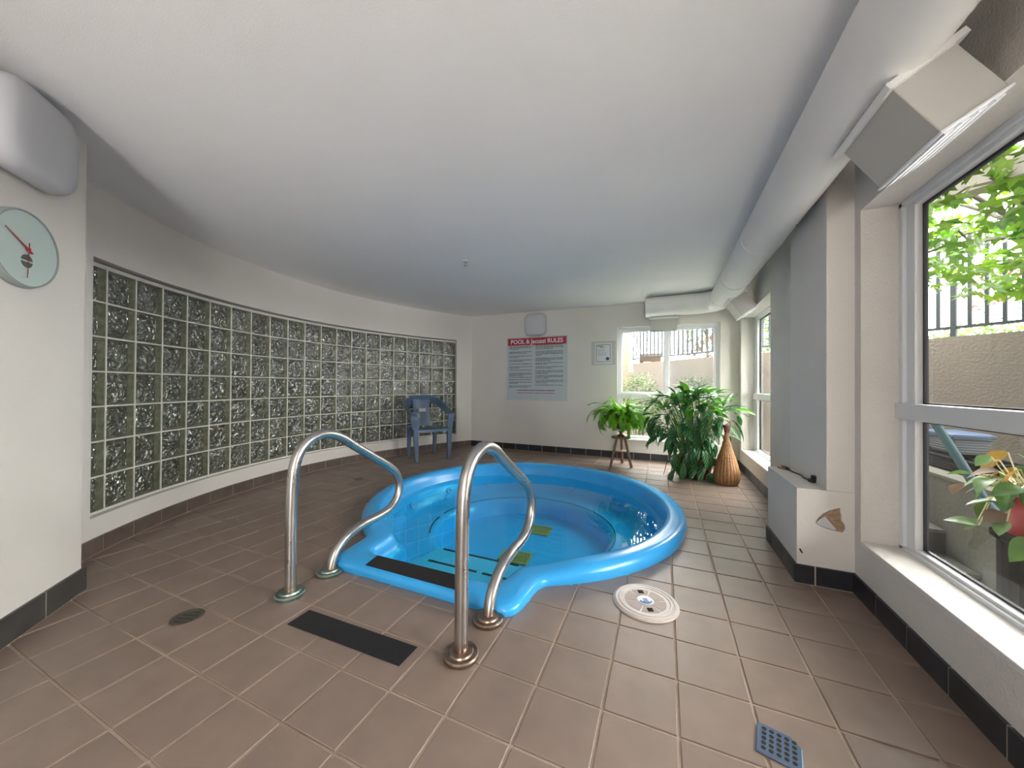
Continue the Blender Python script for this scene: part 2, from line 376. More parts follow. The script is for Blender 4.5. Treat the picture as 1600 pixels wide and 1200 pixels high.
mb.add([(x, LY0+.012+.004*math.sin(i*3), z) for i, (x, z) in enumerate(hole)]+[(.80, LY0+.026, .352)], [(i, (i+1) % n, n) for i in range(n)])
tag(B('torn_plasterboard', mb, KRAFT, wr), 'torn brown plasterboard hole low on the ledge front')
mb = MB(); fl_ = [(.748,.331),(.762,.350),(.785,.371),(.803,.348),(.826,.318),(.834,.305),(.800,.309),(.770,.317)]
mb.loft([[(x, LY0+.006, z) for x, z in fl_], [(x, LY0+.002, z) for x, z in fl_]], True, True, True); B('plaster_flap', mb, mat('pale_plaster_core', (.55, .56, .58), .8, var=.05, vscale=30), wr)
mb = MB(); mb.tube([(.677, LY0-.001, .182), (.682, LY0-.001, .170), (.688, LY0-.001, .162)], .0035, 6); B('plaster_gouge', mb, DARK, wr)
# ceiling
mb = MB(); mb.box((-4.4, -3.75, CEZ), (XO, YB+.26, CEZ+.15)); tag(B('ceiling', mb, CEIL), 'flat pale grey painted ceiling', kind='structure')
# ---------------------------------------------------------------- baseboards
def basetiles(name, segs, mt, hgt=.100, jt=BASEJ, label=None, th=.012):
    """segs: list of (a, b, normal, list of joint distances)"""
    root = None; bk = MB()
    for a, b, nn, _ in segs:
        a = Vector((*a, 0)); b = Vector((*b, 0)); nn = Vector((*nn, 0)).normalized()
        bk.prism([(a.x, a.y), (b.x, b.y), (b.x+nn.x*(th-.002), b.y+nn.y*(th-.002)), (a.x+nn.x*(th-.002), a.y+nn.y*(th-.002))], -.004, hgt-.001)
    root = tag(B(name, bk, jt), label, kind='structure')
    for a, b, nn, js in segs:
        a = Vector((*a, 0)); b = Vector((*b, 0)); nn = Vector((*nn, 0)).normalized(); t = (b-a).normalized(); L = (b-a).length
        js = [j for j in js if 0.02 < j < L-.02]; js = [0]+sorted(js)+[L]
        for u, v in zip(js[:-1], js[1:]):
            g = .0035; p = a+t*(u+(g if u > 0 else 0)); q = a+t*(v-(g if v < L else 0)); mt_ = MB()
            mt_.prism([(p.x, p.y), (q.x, q.y), (q.x+nn.x*th, q.y+nn.y*th), (p.x+nn.x*th, p.y+nn.y*th)], .004, hgt)
            B('base_tile', mt_, mt, root)
    return root
# curved one
al = []; arc = CR
segs = []; jn = [-8.268/CR, -8.5/CR, -8.732/CR, -8.957/CR]
ph = jn[0]; J = [ph+.0696, ph]
while ph > PH1: ph -= .0684; J.append(ph)
J = [PH0+.0]+J
for a, b in zip(J[:-1], J[1:]):
    b = max(b, PH1)
    pa, pb = cur(a), cur(b); mid = (a+b)/2; segs.append((pa, pb, (-math.cos(mid), -math.sin(mid)), []))
root = MB(); 
for a, b, nn, _ in segs:
    nn = Vector((*nn, 0)); root.prism([a, b, (b[0]+nn.x*.010, b[1]+nn.y*.010), (a[0]+nn.x*.010, a[1]+nn.y*.010)], -.004, .099)
root = tag(B('baseboard_left', root, BASEJ), 'row of brown tiles along the foot of the curved wall', kind='structure')
for a, b, nn, _ in segs:
    a = Vector((*a, 0)); b = Vector((*b, 0)); nn = Vector((*nn, 0)); t = (b-a).normalized(); p = a+t*.003; q = b-t*.003
    m1 = MB(); m1.prism([(p.x-nn.x*.01, p.y-nn.y*.01), (q.x-nn.x*.01, q.y-nn.y*.01), (q.x+nn.x*.012, q.y+nn.y*.012), (p.x+nn.x*.012, p.y+nn.y*.012)], .004, .1005); B('base_tile', m1, BT_B, root)
js = [abs(-3.12-x) for x in (-2.958, -2.722, -2.486, -2.252, -2.026, -1.791, -1.558, -1.325, -1.09, -.86, -.63, -.4, -.17, .06, .29, .52, .75)]
basetiles('baseboard_back', [((-3.12, YB), (XR, YB), (0, -1), js)], BT_D, label='row of dark tiles along the foot of the end wall')
yr = [2.15-.2245*k for k in range(-1, 26)]
basetiles('baseboard_right', [((XR, -3.5), (XR, LY0), (-1, 0), [y+3.5 for y in yr if y < 2.3]),
    ((XR, LY0), (LX-.012, LY0), (0, -1), [XR-.889, XR-.740]), ((LX, LY0), (LX, LY1), (-1, 0), [.225, .45]),
    ((XR, LY1), (XR, YB), (-1, 0), [.2, .43, .66, .89, 1.12, 1.35, 1.58, 1.81, 2.04, 2.27])], BT_D, label='row of black tiles along the foot of the window wall')
Ld = (fa-fb).length
basetiles('baseboard_near', [((fa.x-.012*.707, fa.y+.012*.707), (fb.x, fb.y), (1, 1), [.24+.235*k for k in range(12)])], BT_N, .118, label='slate grey tiles along the foot of the angled wall')
# ---------------------------------------------------------------- glass block window
def gbx(m, nt, p, g):
    pass
GB_F = glassy('wavy_glass_face', (.86, .88, .84), .02, bump=.55, bscale=20, ior=1.5, boost=1.3)
GB_S = mat('glass_block_side', (.27, .275, .205), .25, var=.3, vscale=25, bump=.3, bscale=40)
def gbk(m, nt, p, g):
    N = nt.nodes; L = nt.links
    n = N.new('ShaderNodeTexNoise'); n.inputs['Scale'].default_value = 17; n.inputs['Detail'].default_value = .6; n.inputs['Distortion'].default_value = 2.2
    L.new(g.outputs['Position'], n.inputs['Vector']); b = N.new('ShaderNodeBump'); b.inputs['Strength'].default_value = 1; b.inputs['Distance'].default_value = .045
    L.new(n.outputs[0], b.inputs['Height']); L.new(b.outputs[0], p.inputs['Normal'])
GB_B = mat('wavy_glass_back', (.022, .022, .021), .05, vscale=20, col2=(.085, .087, .075), spec=1.0, extra=gbk)
GB_B.node_tree.nodes['Principled BSDF'].inputs['IOR'].default_value = 2.6
gw_root = tag(thing('window_1', 'curved glass block window of seven rows in the left wall', None), kind='structure')
del_ = None
REC = .055; DPB = .034; PITA = 1.2980/20; Z0B = .236; PZ = .2232; A0 = -2.5254
def block_mesh(wd, dp=DPB, h=.2132):
    m = MB(); nx = 6; V = []; m.cur = 0; cb = .012
    for j in range(nx+1):
        for i in range(nx+1):
            e = i in (0, nx) or j in (0, nx)
            V.append((-wd/2+wd*i/nx, 0 if e else random.uniform(-.0035, .002), h*j/nx))
    m.add(V, [(j*(nx+1)+i, j*(nx+1)+i+1, (j+1)*(nx+1)+i+1, (j+1)*(nx+1)+i) for j in range(nx) for i in range(nx)])
    m.cur = 1; x, hh = wd/2, h
    m.add([(-x,0,0),(x,0,0),(x,0,hh),(-x,0,hh),(-x+cb,dp,cb),(x-cb,dp,cb),(x-cb,dp,hh-cb),(-x+cb,dp,hh-cb)], [(0,4,5,1),(1,5,6,2),(2,6,7,3),(3,7,4,0)])
    m.cur = 2; V = []
    for j in range(5):
        for i in range(5):
            e = i in (0, 4) or j in (0, 4); V.append((-x+cb+(wd-2*cb)*i/4, dp-(0 if e else random.uniform(0, .012)), cb+(hh-2*cb)*j/4))
    m.add(V, [(j*5+i, j*5+i+1, (j+1)*5+i+1, (j+1)*5+i) for j in range(4) for i in range(4)])
    return m.mesh('glass_block')
bms = [block_mesh(.2105) for _ in range(6)]; bpart = block_mesh(.085)
mort = MB()
for k in range(-1, 20):
    a0 = A0-PITA*k; a1 = a0-PITA
    if k == -1: a0 = A0+.0285
    am = (a0+a1)/2; x, y = cur(am, REC); (xa, ya), (xb, yb) = cur(a0, REC), cur(a1, REC); tx, ty = xb-xa, yb-ya
    rz = math.atan2(ty, tx); x, y = (xa+xb)/2, (ya+yb)/2
    for j in range(7):
        link('glass_block', bpart if k == -1 else random.choice(bms), [GB_F, GB_S, GB_B], gw_root, loc=(x, y, Z0B+PZ*j+.005), rot=(0, 0, rz))
for k in range(-1, 21):
    a = A0-PITA*k if k >= 0 else A0+.0325
    e = .0050/CR if 0 <= k < 20 else .010/CR; c0 = a+e; c1 = a-e
    pts = [cur(c0, REC-.003), cur(c1, REC-.003), cur(c1, REC+.09), cur(c0, REC+.09)]; mort.prism(pts, Z0B-.01, Z0B+7*PZ+.012)
for j in range(8):
    z = Z0B+PZ*j; h0, h1 = (.006, .006)
    if j == 0: h0 = .012
    if j == 7: h1 = .022
    strip(mort, [A0+.0325-(PITA*20+.035)*i/60 for i in range(61)], z-h0, z+h1-.002, REC-.0035, REC+.09)
B('mortar_joints', mort, MORT, gw_root)
# ---------------------------------------------------------------- windows
def frame_window(name, label, horiz, o0, o1, z0, z1, face, depth, stile=.075, top=.045, bot=.03, rail=(.905, .979), near_stile=None, mull=None, split_upper=None, screen=False):
    """horiz: 'y' window in a wall facing -x (face = x of frame front); 'x' window in the far wall (face = y)."""
    root = tag(thing(name, label, None), kind='structure')
    def bx(m, u0, u1, d0, d1, a, b):
        if horiz == 'y': m.box((d0, u0, a), (d1, u1, b))
        else: m.box((u0, d0, a), (u1, d1, b))
    d0, d1 = face, face+depth; ns = near_stile or stile
    m = MB(); e = .002
    fw = .03
    bx(m, o0-e, o0+fw, d0, d1, z0, z1); bx(m, o1-fw, o1+e, d0, d1, z0, z1); bx(m, o0, o1, d0, d1, z1-.025, z1+e); bx(m, o0, o1, d0, d1, z0-e, z0+.018)
    bevel(B('outer_frame', m, VINYL, root), .003)
    m = MB(); s0, s1 = d0+.014, d1-.008
    bx(m, o0+fw-.001, o0+ns, s0, s1, z0+.017, z1-.024); bx(m, o1-stile, o1-fw+.001, s0, s1, z0+.017, z1-.024)
    bx(m, o0+ns, o1-stile, s0, s1, z1-top, z1-.024); bx(m, o0+ns, o1-stile, s0, s1, z0+.017, z0+bot)
    for k in (mull or []): bx(m, k-.022, k+.022, s0, s1, z0+bot, z1-top)
    bevel(B('sash', m, VINYL, root), .003)
    m = MB(); bx(m, o0+.001, o1-.001, d0-.014, s1, rail[0], rail[1]); bevel(B('mid_rail', m, VINYL, root), .003)
    if split_upper is not None:
        m = MB(); bx(m, split_upper-.03, split_upper+.03, d0-.004, s1-.001, rail[1], z1-top+.01); bevel(B('meeting_stile', m, VINYL, root), .003)
        m = MB(); bx(m, o0+ns-.02, o1-stile+.02, d0+.006, s1, rail[1]-.001, rail[1]+.02); bevel(B('slider_track', m, VINYL, root), .002)
    # gasket and panes
    gd0 = d0+.045; g = .011
    us = [o0+ns]+[k for k in (mull or [])]+[o1-stile]
    for (za, zb, parts) in ((z0+bot, rail[0], us), (rail[1]+(.018 if split_upper is not None else 0), z1-top, [us[0], split_upper, us[-1]] if split_upper is not None else us)):
        for i in range(len(parts)-1):
            ua = parts[i]+(0 if i == 0 else (.03 if split_upper is not None else .022)); ub = parts[i+1]-(0 if i == len(parts)-2 else (.03 if split_upper is not None else .022))
            m = MB(); bx(m, ua, ua+g, gd0-.004, gd0+.01, za, zb); bx(m, ub-g, ub, gd0-.004, gd0+.01, za, zb); bx(m, ua, ub, gd0-.004, gd0+.01, za, za+g*.6); bx(m, ua, ub, gd0-.004, gd0+.01, zb-g, zb)
            gk = B('gasket', m, GASK if horiz == 'y' else VINYL, root)
            m = MB()
            if horiz == 'y': m.add([(gd0, ua, za), (gd0, ub, za), (gd0, ub, zb), (gd0, ua, zb)], [(0, 1, 2, 3)])
            else: m.add([(ua, gd0, za), (ub, gd0, za), (ub, gd0, zb), (ua, gd0, zb)], [(0, 1, 2, 3)])
            link('pane', m.mesh('pane'), PANE, root)
            if screen and split_upper is not None and i == 1 and za > rail[1]-.01:
                m = MB(); m.add([(ua, gd0+.03, za), (ub, gd0+.03, za), (ub, gd0+.03, zb), (ua, gd0+.03, zb)], [(0, 1, 2, 3)]); link('insect_screen', m.mesh('insect_screen'), SCREEN, root)
    return root
SCREEN = bpy.data.materials.new('grey_insect_screen'); SCREEN.use_nodes = True; _n = SCREEN.node_tree.nodes; _l = SCREEN.node_tree.links; _n.remove(_n['Principled BSDF'])
_t = _n.new('ShaderNodeBsdfTransparent'); _d = _n.new('ShaderNodeBsdfDiffuse'); _d.inputs[0].default_value = (.42, .44, .47, 1); _x = _n.new('ShaderNodeMixShader'); _x.inputs[0].default_value = .38
_l.new(_t.outputs[0], _x.inputs[1]); _l.new(_d.outputs[0], _x.inputs[2]); _l.new(_x.outputs[0], _n['Material Output'].inputs[0])
frame_window('window_2', 'white sliding window in the end wall behind the plants', 'x', OX0, OX1, OZ0, OZ1, YB+.035, .09, stile=.055, top=.06, bot=.045, rail=(.885, .955), split_upper=.035, screen=True)
frame_window('window_3', 'far white framed window beyond the pilaster', 'y', *W3, 1.045, .06, stile=.09, near_stile=.08)
frame_window('window_4', 'large near white framed window at the right', 'y', *W4, 1.045, .06, stile=.09)
#frame_window('window_5', None, 'y', *W5, 1.045, .09, stile=.09, mull=[-1.78])
def sill(a, b): 
    m = MB(); m.box(a, b); return m
for nm, wv in (('trim_1', W4), ('trim_2', W3)):
    tag(bevel(B(nm, sill((XR-.001, wv[0], wv[2]-.02), (1.05, wv[1], wv[2]+.002)), SILL), .003), {'trim_1': 'wide white painted sill under the large near window', 'trim_2': 'narrow white painted sill under the far window'}.get(nm), kind='structure')
tag(bevel(B('trim_4', sill((OX0, YB-.012, OZ0-.02), (OX1, YB+.04, OZ0+.003)), SILL), .003), 'white sill under the end wall window', kind='structure')
# door behind the camera
root = tag(thing('door_1', None, None), kind='structure')
m = MB(); m.box((-.2, -3.60, 0), (.75, -3.52, 2.05)); bevel(B('door_leaf', m, VINYL, root), .004)
m = MB()
for a, b in (((-.26, -3.52, 0), (-.2, -3.48, 2.11)), ((.75, -3.52, 0), (.81, -3.48, 2.11)), ((-.26, -3.52, 2.05), (.81, -3.48, 2.11))): m.box(a, b)
B('door_frame', m, VINYL, root)
m = MB(); m.tube([(-.12, -3.52, 1.0), (-.12, -3.46, 1.0), (.0, -3.46, 1.0)], .010, 8); B('door_handle', m, STEEL, root)
# ---------------------------------------------------------------- spa
spa = thing('spa_pool', 'round blue fibreglass hot tub sunk in the tiled floor, filled with water', 'hot tub', (SX, SY, 0))
def off(r): return [(x-SX, y-SY, z) for x, y, z in r]
mb = MB()
RG = [outline(1.325, -1.80, -.605, 1.462, -.004), outline(1.333, -1.81, -.598, 1.455, .03, .02), outline(1.326, -1.80, -.603, 1.462, .060, .038),
      outline(1.305, -1.785, -.62, 1.480, .080, .048), outline(1.28, -1.76, -.64, 1.50, .087, .052), outline(1.23, -1.70, -.70, 1.56, .087, .052),
      outline(1.205, -1.665, -.735, 1.600, .083, .050), outline(1.190, -1.65, -.75, 1.612, .070, .040), outline(1.172, -1.64, -.76, 1.62, .02, .0),
      outline(1.152, -1.63, -.77, 1.63, -.028, -.035), outline(1.128, -1.62, -.78, 1.64, -.034, -.045), outline(1.105, -1.60, -.80, 1.65, -.075, -.09), outline(1.075, -1.58, -.82, 1.68, -.18, -.18),
      outline(1.04, None, None, None, -.205), outline(.815, None, None, None, -.205), outline(.785, None, None, None, -.215), outline(.755, None, None, None, -.25),
      outline(.725, None, None, None, -.36), outline(.66, None, None, None, -.385), outline(.3, None, None, None, -.388)]
mb.loft([off(r) for r in RG], True, False, True)
B('shell', mb, ACRYL, spa, sm=50)
WR = outline(1.148, -1.63, -.77, 1.63, -.036)
mb = MB(); mb.add(off(WR)+[(0, 0, -.036)], [(i, (i+1) % NTH, NTH) for i in range(NTH)]); B('water', mb, WATER, spa)
# entry steps
mb = MB(); mb.prism([(-1.60-SX, 1.645-SY), (-.80-SX, 1.645-SY), (-.83-SX, 1.94-SY), (-1.5-SX, 1.94-SY)], -.21, -.10); bevel(B('step', mb, STEPM, spa), .012, 3)
mb = MB(); mb.prism([(-1.60-SX, 1.93-SY), (-.80-SX, 1.93-SY), (-.82-SX, 2.225-SY), (-1.56-SX, 2.235-SY)], -.38, -.165); bevel(B('step', mb, STEPM, spa), .012, 3)
mb = MB()
for x0, x1, y, z in ((-1.42, -1.06, 1.922, -.0995), (-1.02, -.86, 1.922, -.0995), (-1.50, -1.36, 2.215, -.1645), (-1.30, -.90, 2.215, -.1645)):
    mb = MB(); mb.box((x0-SX, y-.009-SY, z), (x1-SX, y+.009-SY, z+.0025)); B('step_edge_strip', mb, NONSLIP, spa)
# black line around the seat edge with gaps
mb = MB()
def arcstrip(mb, a0, a1, r0, r1, z, n=30):
    a0, a1 = math.radians(a0), math.radians(a1)
    A = [[(r*math.cos(a0+(a1-a0)*i/n), r*math.sin(a0+(a1-a0)*i/n), z+(.002 if q else -.001)) for i in range(n+1)] for r, q in ((r0, 0), (r0, 1), (r1, 1), (r1, 0))]
    mb.loft(A, False)
for a_ in ((-55, 155, .806, .812, 60), (162, 183, .806, .815, 20), (189, 216, .804, .816, 20)): mb = MB(); arcstrip(mb, a_[0], a_[1], a_[2], a_[3], -.2055, a_[4]); B('seat_edge_line', mb, NONSLIP, spa)
mb = MB(); mb.add([(-1.535-SX, 1.590-SY, .0545), (-1.522-SX, 1.484-SY, .0505), (-.925-SX, 1.484-SY, .0505), (-.94-SX, 1.595-SY, .0545)], [(0, 1, 2, 3)])
me = mb.mesh('nonslip_strip'); o = link('nonslip_strip', me, NONSLIP, spa); sd = o.modifiers.new('s', 'SOLIDIFY'); sd.thickness = .002; sd.offset = 1
tag(o, 'black nonslip strip on the entry lip')
GRATE = mat('yellowed_grate', (.95, .36, .08), .6)
def grate(cx, cy, rz):
    g = MB(); L, W = .25, .20
    g.box((-L/2, -W/2, 0), (L/2, -W/2+.008, .012)); g.box((-L/2, W/2-.008, 0), (L/2, W/2, .012)); g.box((-L/2, -W/2, 0), (-L/2+.008, W/2, .012)); g.box((L/2-.008, -W/2, 0), (L/2, W/2, .012))
    for i in range(15): x = -L/2+.008+(L-.016)*(i+.5)/15; g.box((x-.0025, -W/2, .002), (x+.0025, W/2, .010))
    for i in range(5): y = -W/2+W*(i+.5)/5; g.box((-L/2, y-.003, .004), (L/2, y+.003, .011))
    o = B('suction_grate', g, GRATE, spa, loc=(cx-SX, cy-SY, -.388), rot=(0, 0, rz))
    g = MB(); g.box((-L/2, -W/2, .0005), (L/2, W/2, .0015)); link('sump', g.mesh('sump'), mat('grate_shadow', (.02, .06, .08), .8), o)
grate(-1.15, 3.34, .05); grate(-1.14, 2.74, .05)
JET = mat('jet_plastic', (.16, .42, .72), .3)
for a in (20, 52, 80, 107, 133, 160, 190):
    a = math.radians(a); m = MB(); m.lathe([(.012, 0), (.030, 0), (.034, .006), (.030, .011), (.014, .010), (.010, .004)], 16)
    r = 1.088; o = B('jet', m, JET, spa, sm=40); o.location = (r*math.cos(a), r*math.sin(a), -.115); o.rotation_euler = (0, -PI/2+.25, a)
# ---------------------------------------------------------------- handrails
prof1 = [(1.186, 0), (1.186, .16), (1.187, .32), (1.189, .47), (1.193, .56), (1.203, .64), (1.232, .712), (1.288, .762), (1.372, .783), (1.47, .755), (1.567, .692), (1.73, .590), (1.865, .505), (1.935, .445), (1.968, .385), (1.972, .325), (1.945, .262), (1.882, .215), (1.79, .196), (1.66, .191), (1.56, .173), (1.487, .137), (1.438, .08), (1.415, 0)]
def rail(name, label, x, fm):
    t = thing(name, label, 'handrail', (x, 1.30, 0), 0, None)
    pts = catmull([(0, y-1.30, z) for y, z in prof1], 4); m = MB(); m.tube(pts, .0262, 18, True, up=(1, 0, 0)); B('rail_tube', m, STEEL, t, sm=60)
    for y in (1.186, 1.415):
        m = MB(); m.lathe([(.028, 0), (.067, 0), (.069, .003), (.069, .013), (.064, .018), (.048, .019), (.045, .025), (.031, .027), (.028, .027)], 32); o = B('flange', m, fm, t, sm=40); o.location = (0, y-1.30, .0)
    return t
rail('handrail', 'bent stainless steel handrail left of the entry, with greenish flanges', -1.712, FLANGE_G)
rail('handrail', 'bent stainless steel handrail right of the entry, with rusty brown flanges', -.72, FLANGE_B)
# ---------------------------------------------------------------- floor items
m = MB(); P = [(-1.512, 1.142), (-1.512, 1.036), (-.906, 1.050), (-.905, 1.155)]; cx, cy = -1.209, 1.096
m.loft([[(x-cx, y-cy, 0.0008) for x, y in P], [(x-cx, y-cy, .0032) for x, y in P]], True, True, True)
o = B('nonslip_mat', m, NONSLIP); o.location = (cx, cy, 0); tag(o, 'black nonslip strip stuck on the floor tiles before the entry', 'mat')
# skimmer cover
SKM = mat('beige_plastic_cover', (.52, .46, .43), .35, var=.05, vscale=20); SKD = mat('brown_plastic_inset', (.30, .225, .19), .4)
t = thing('skimmer_cover', 'round beige plastic access cover lying in the floor right of the tub', 'cover', (-.080, 1.842, .0008), math.radians(20))
m = MB(); m.lathe([(0.0, .008), (.112, .008), (.114, .011), (.122, .011), (.124, .008), (.130, .008), (.132, .011), (.140, .011), (.143, .008), (.150, .006), (.153, 0)][::-1], 48, cap=False); m.lathe([(.153, 0), (.0, 0)], 48, cap=False); B('lid', m, SKM, t, sm=35)
for k in range(6):
    a0 = k*PI/3+.05; m = MB(); n = 8
    A = [(r*math.cos(a0+(PI/3-.1)*i/n), r*math.sin(a0+(PI/3-.1)*i/n)) for r, rg in ((.042, range(n+1)), (.095, range(n, -1, -1))) for i in rg]
    m.prism(A, .0075, .0092); B('sector', m, SKD, t)
m = MB(); m.lathe([(.036, .008), (.038, .0115), (0.0, .0125)], 32, cap=False); B('centre_badge', m, mat('white_badge', (.66, .70, .74), .4), t, sm=40)
m = MB(); m.cur = 0
for k, (a, b) in enumerate(((-.018, .010), (-.005, .0), (.008, -.012))):
    m.box((-.014+k*.003, a*.9-.002, .0122), (.014-k*.002, a*.9+.003, .0135))
arcstrip(m, 200, 340, .025, .031, .0125, 10); B('badge_print', m, mat('blue_print', (.05, .13, .38), .5), t)
for sx in (-1, 1): m = MB(); m.box((-.013, sx*.072-.013, .0085), (.013, sx*.072+.013, .0105)); o = B('finger_hole', m, DARK, t); o.rotation_euler = (0, 0, .0)
for sx in (-1, 1): m = MB(); m.lathe([(.0045, 0), (.0045, .009), (0, .009)], 10, (sx*.118*.5, sx*.118*.87, 0)); B('screw', m, DARK, t)
def drain(name, label, loc, r, met, hl=6):
    t = thing(name, label, 'drain', loc, .3, None)
    m = MB(); m.lathe([(r*.70, .0015), (r*.74, .004), (r*.95, .004), (r, .0008), (r, .0)], 36, cap=False); B('ring', m, met, t, sm=40)
    m = MB(); m.lathe([(r*.72, .0012), (0.001, .0012)], 24, cap=False); B('sump', m, DARK, t)
    m = MB(); k = hl
    for i in range(-k, k+1):
        u = i/(k+.5)*r*.72; h = math.sqrt(max(0, (r*.72)**2-u*u)); m.box((u-r*.022, -h, .0012), (u+r*.022, h, .0035))
    for v in (-.38, 0, .38): h = math.sqrt((r*.72)**2-(v*r)**2); m.box((-h, v*r-r*.035, .0012), (h, v*r+r*.035, .0038))
    B('grille', m, met, t)
OLDBR = mat('dull_bronze_drain', (.16, .14, .12), .45, .7); BLUEST = mat('blue_steel_drain', (.12, .17, .27), .4, .5)
drain('floor_drain', 'round dull bronze floor drain in the tiles near the angled wall', (-1.968, .886, .0008), .062, OLDBR, 4)
drain('floor_drain', 'small dark floor drain between the tub and the curved wall', (-3.13, 2.95, .0008), .055, OLDBR, 4)
t = thing('floor_drain', 'square blue metal floor drain at the bottom edge of the photo', 'drain', (.312, 1.262, .0008), math.radians(-14))
m = MB(); 
c = [(-.055, -.055), (.055, -.055), (.055, .028), (.028, .055), (-.055, .055)]
m.loft([[(x, y, 0) for x, y in c], [(x*.97, y*.97, .005) for x, y in c]], True, True, True); bevel(B('plate', m, BLUEST, t), .002)
m = MB()
for i in range(-2, 3):
    for j in range(-2, 3): m.lathe([(.0062, .0048), (.0062, .0056)], 10, (i*.018, j*.018, 0))
B('perforations', m, DARK, t)
# ---------------------------------------------------------------- plastic chair
ch = thing('armchair', 'blue grey moulded plastic garden armchair against the glass block wall', 'chair', (-3.185, 4.258, 0), math.radians(-123.7))
m = MB(); G = []
for j in range(9):
    v = j/8; y = .245-.46*v; wd = .235-.03*v; row = []
    for i in range(9):
        u = i/8*2-1; z = .452-.018*(1-u*u)*min(1, v*3)-.012*v+(-.018 if j == 0 else 0); row.append((u*wd, y+(.012*(1-u*u) if j == 0 else 0), z))
    G.append(row)
m.loft(G, False); m.loft([[(x, y, z-.012) for x, y, z in r] for r in G], False)
edge = [G[j][0] for j in range(9)]+[G[8][i] for i in range(1, 9)]+[G[j][8] for j in range(7, -1, -1)]+[G[0][i] for i in range(7, 0, -1)]
m.loft([edge, [(x*1.01, y*1.01, z-.035) for x, y, z in edge]], True); B('seat', m, PLAST_B, ch, sm=50)
m = MB(); BK = []
for j in range(10):
    v = j/9; z = .44+.40*v; y = -.205-.085*v; wd = .135-.012*math.sin(v*PI); BK.append([(wd*(i/8*2-1), y-.035*(1-(i/8*2-1)**2), z) for i in range(9)])
m.loft(BK, False); m.loft([[(x, y-.009, z) for x, y, z in r] for r in BK], False)
ed = [r[0] for r in BK]+BK[-1][1:]+[r[8] for r in BK[::-1]][1:]+BK[0][::-1][1:-1]; m.loft([ed, [(x, y-.009, z) for x, y, z in ed]], True)
B('backrest', m, PLAST_B, ch, sm=50)
m = MB(); m.box((-.06, -.238, .655), (.05, -.234, .705)); o = B('sticker', m, mat('faded_sticker', (.42, .40, .40), .5), ch); o.location = (0, -.003, 0); o.rotation_euler = (0, 0, 0)
ap = [(0, -.325, .835), (.09, -.322, .835), (.17, -.30, .828), (.23, -.25, .808), (.268, -.16, .765), (.285, -.05, .715), (.290, .06, .680), (.288, .16, .662), (.280, .225, .640), (.270, .245, .600), (.262, .240, .53), (.25, .235, .45)]
for s in (-1, 1):
    pth = catmull([(x*s, y, z) for x, y, z in ap], 4); n = len(pth); wds = []; wdir = []
    for i in range(n):
        u = i/(n-1); wds.append(.155-.12*u if u < .45 else .095)
        a = Vector((0, .3, 1)).lerp(Vector((s*1.0, 0, .35)), min(1, max(0, (u-.28)/.25))); b2 = Vector((s, .0, .0)); wdir.append(tuple(a.lerp(b2, min(1, max(0, (u-.6)/.2)))))
    m = MB(); m.ribbon(pth, wdir, wds, .016); B('armrest', m, PLAST_B, ch, sm=50)
for sx, sy in ((-1, 1), (1, 1), (-1, -1), (1, -1)):
    if sy > 0: pth = [(sx*.248, .232, .47), (sx*.245, .236, .30), (sx*.238, .243, .12), (sx*.234, .246, 0)]
    else: pth = [(sx*.205, -.200, .465), (sx*.204, -.205, .40), (sx*.200, -.225, .25), (sx*.198, -.25, 0)]
    m = MB(); n = len(pth); rings = []
    for i, (x, y, z) in enumerate(pth):
        a = .036-.014*i/(n-1); b = .030-.010*i/(n-1); rings.append([(x-a, y-b, z), (x+a, y-b, z), (x+a, y+b, z), (x-a, y+b, z)])
    m.loft(rings, True, True, True); o = bevel(B('leg', m, PLAST_B, ch), .006, 2)
# ---------------------------------------------------------------- wall fittings
def rsquare(wd, r, n=6):
    out = []
    for cx, cy, a0 in ((wd/2-r, wd/2-r, 0), (-wd/2+r, wd/2-r, 90), (-wd/2+r, -wd/2+r, 180), (wd/2-r, -wd/2+r, 270)):
        for i in range(n+1): a = math.radians(a0+90*i/n); out.append((cx+r*math.cos(a), cy+r*math.sin(a)))
    return out
def wall_lamp(name, label, loc, rz):  # local: wall at y=0, front at -y
    t = thing(name, label, 'lamp', loc, rz, None)
    m = MB(); m.loft([[(x, y, z) for x, z in rsquare(w_, r_)] for w_, r_, y in ((.33, .07, 0), (.335, .07, -.012))], True, True, True); B('back_plate', m, mat('lamp_back_plate', (.5, .5, .5), .5), t)
    m = MB(); rg = []
    for w_, r_, y in ((.345, .075, -.010), (.362, .085, -.022), (.366, .088, -.045), (.358, .090, -.070), (.335, .088, -.088), (.28, .08, -.098), (.14, .05, -.103)): rg.append([(x, y, z) for x, z in rsquare(w_, r_)])
    m.loft(rg, True, True, True); B('diffuser', m, WHITEPL, t, sm=60); return t
wall_lamp('wall_lamp', 'white rounded square wall lamp above the rules sign', (-1.908, YB, 2.045), 0)
dirw = Vector((1, -1, 0)).normalized(); pc = Vector((-2.565, .645, 0))+dirw*.185
wall_lamp('wall_lamp', 'large white rounded square lamp high on the angled wall above the clock', (pc.x, pc.y, 2.065), math.radians(135)-PI/2+PI/2)
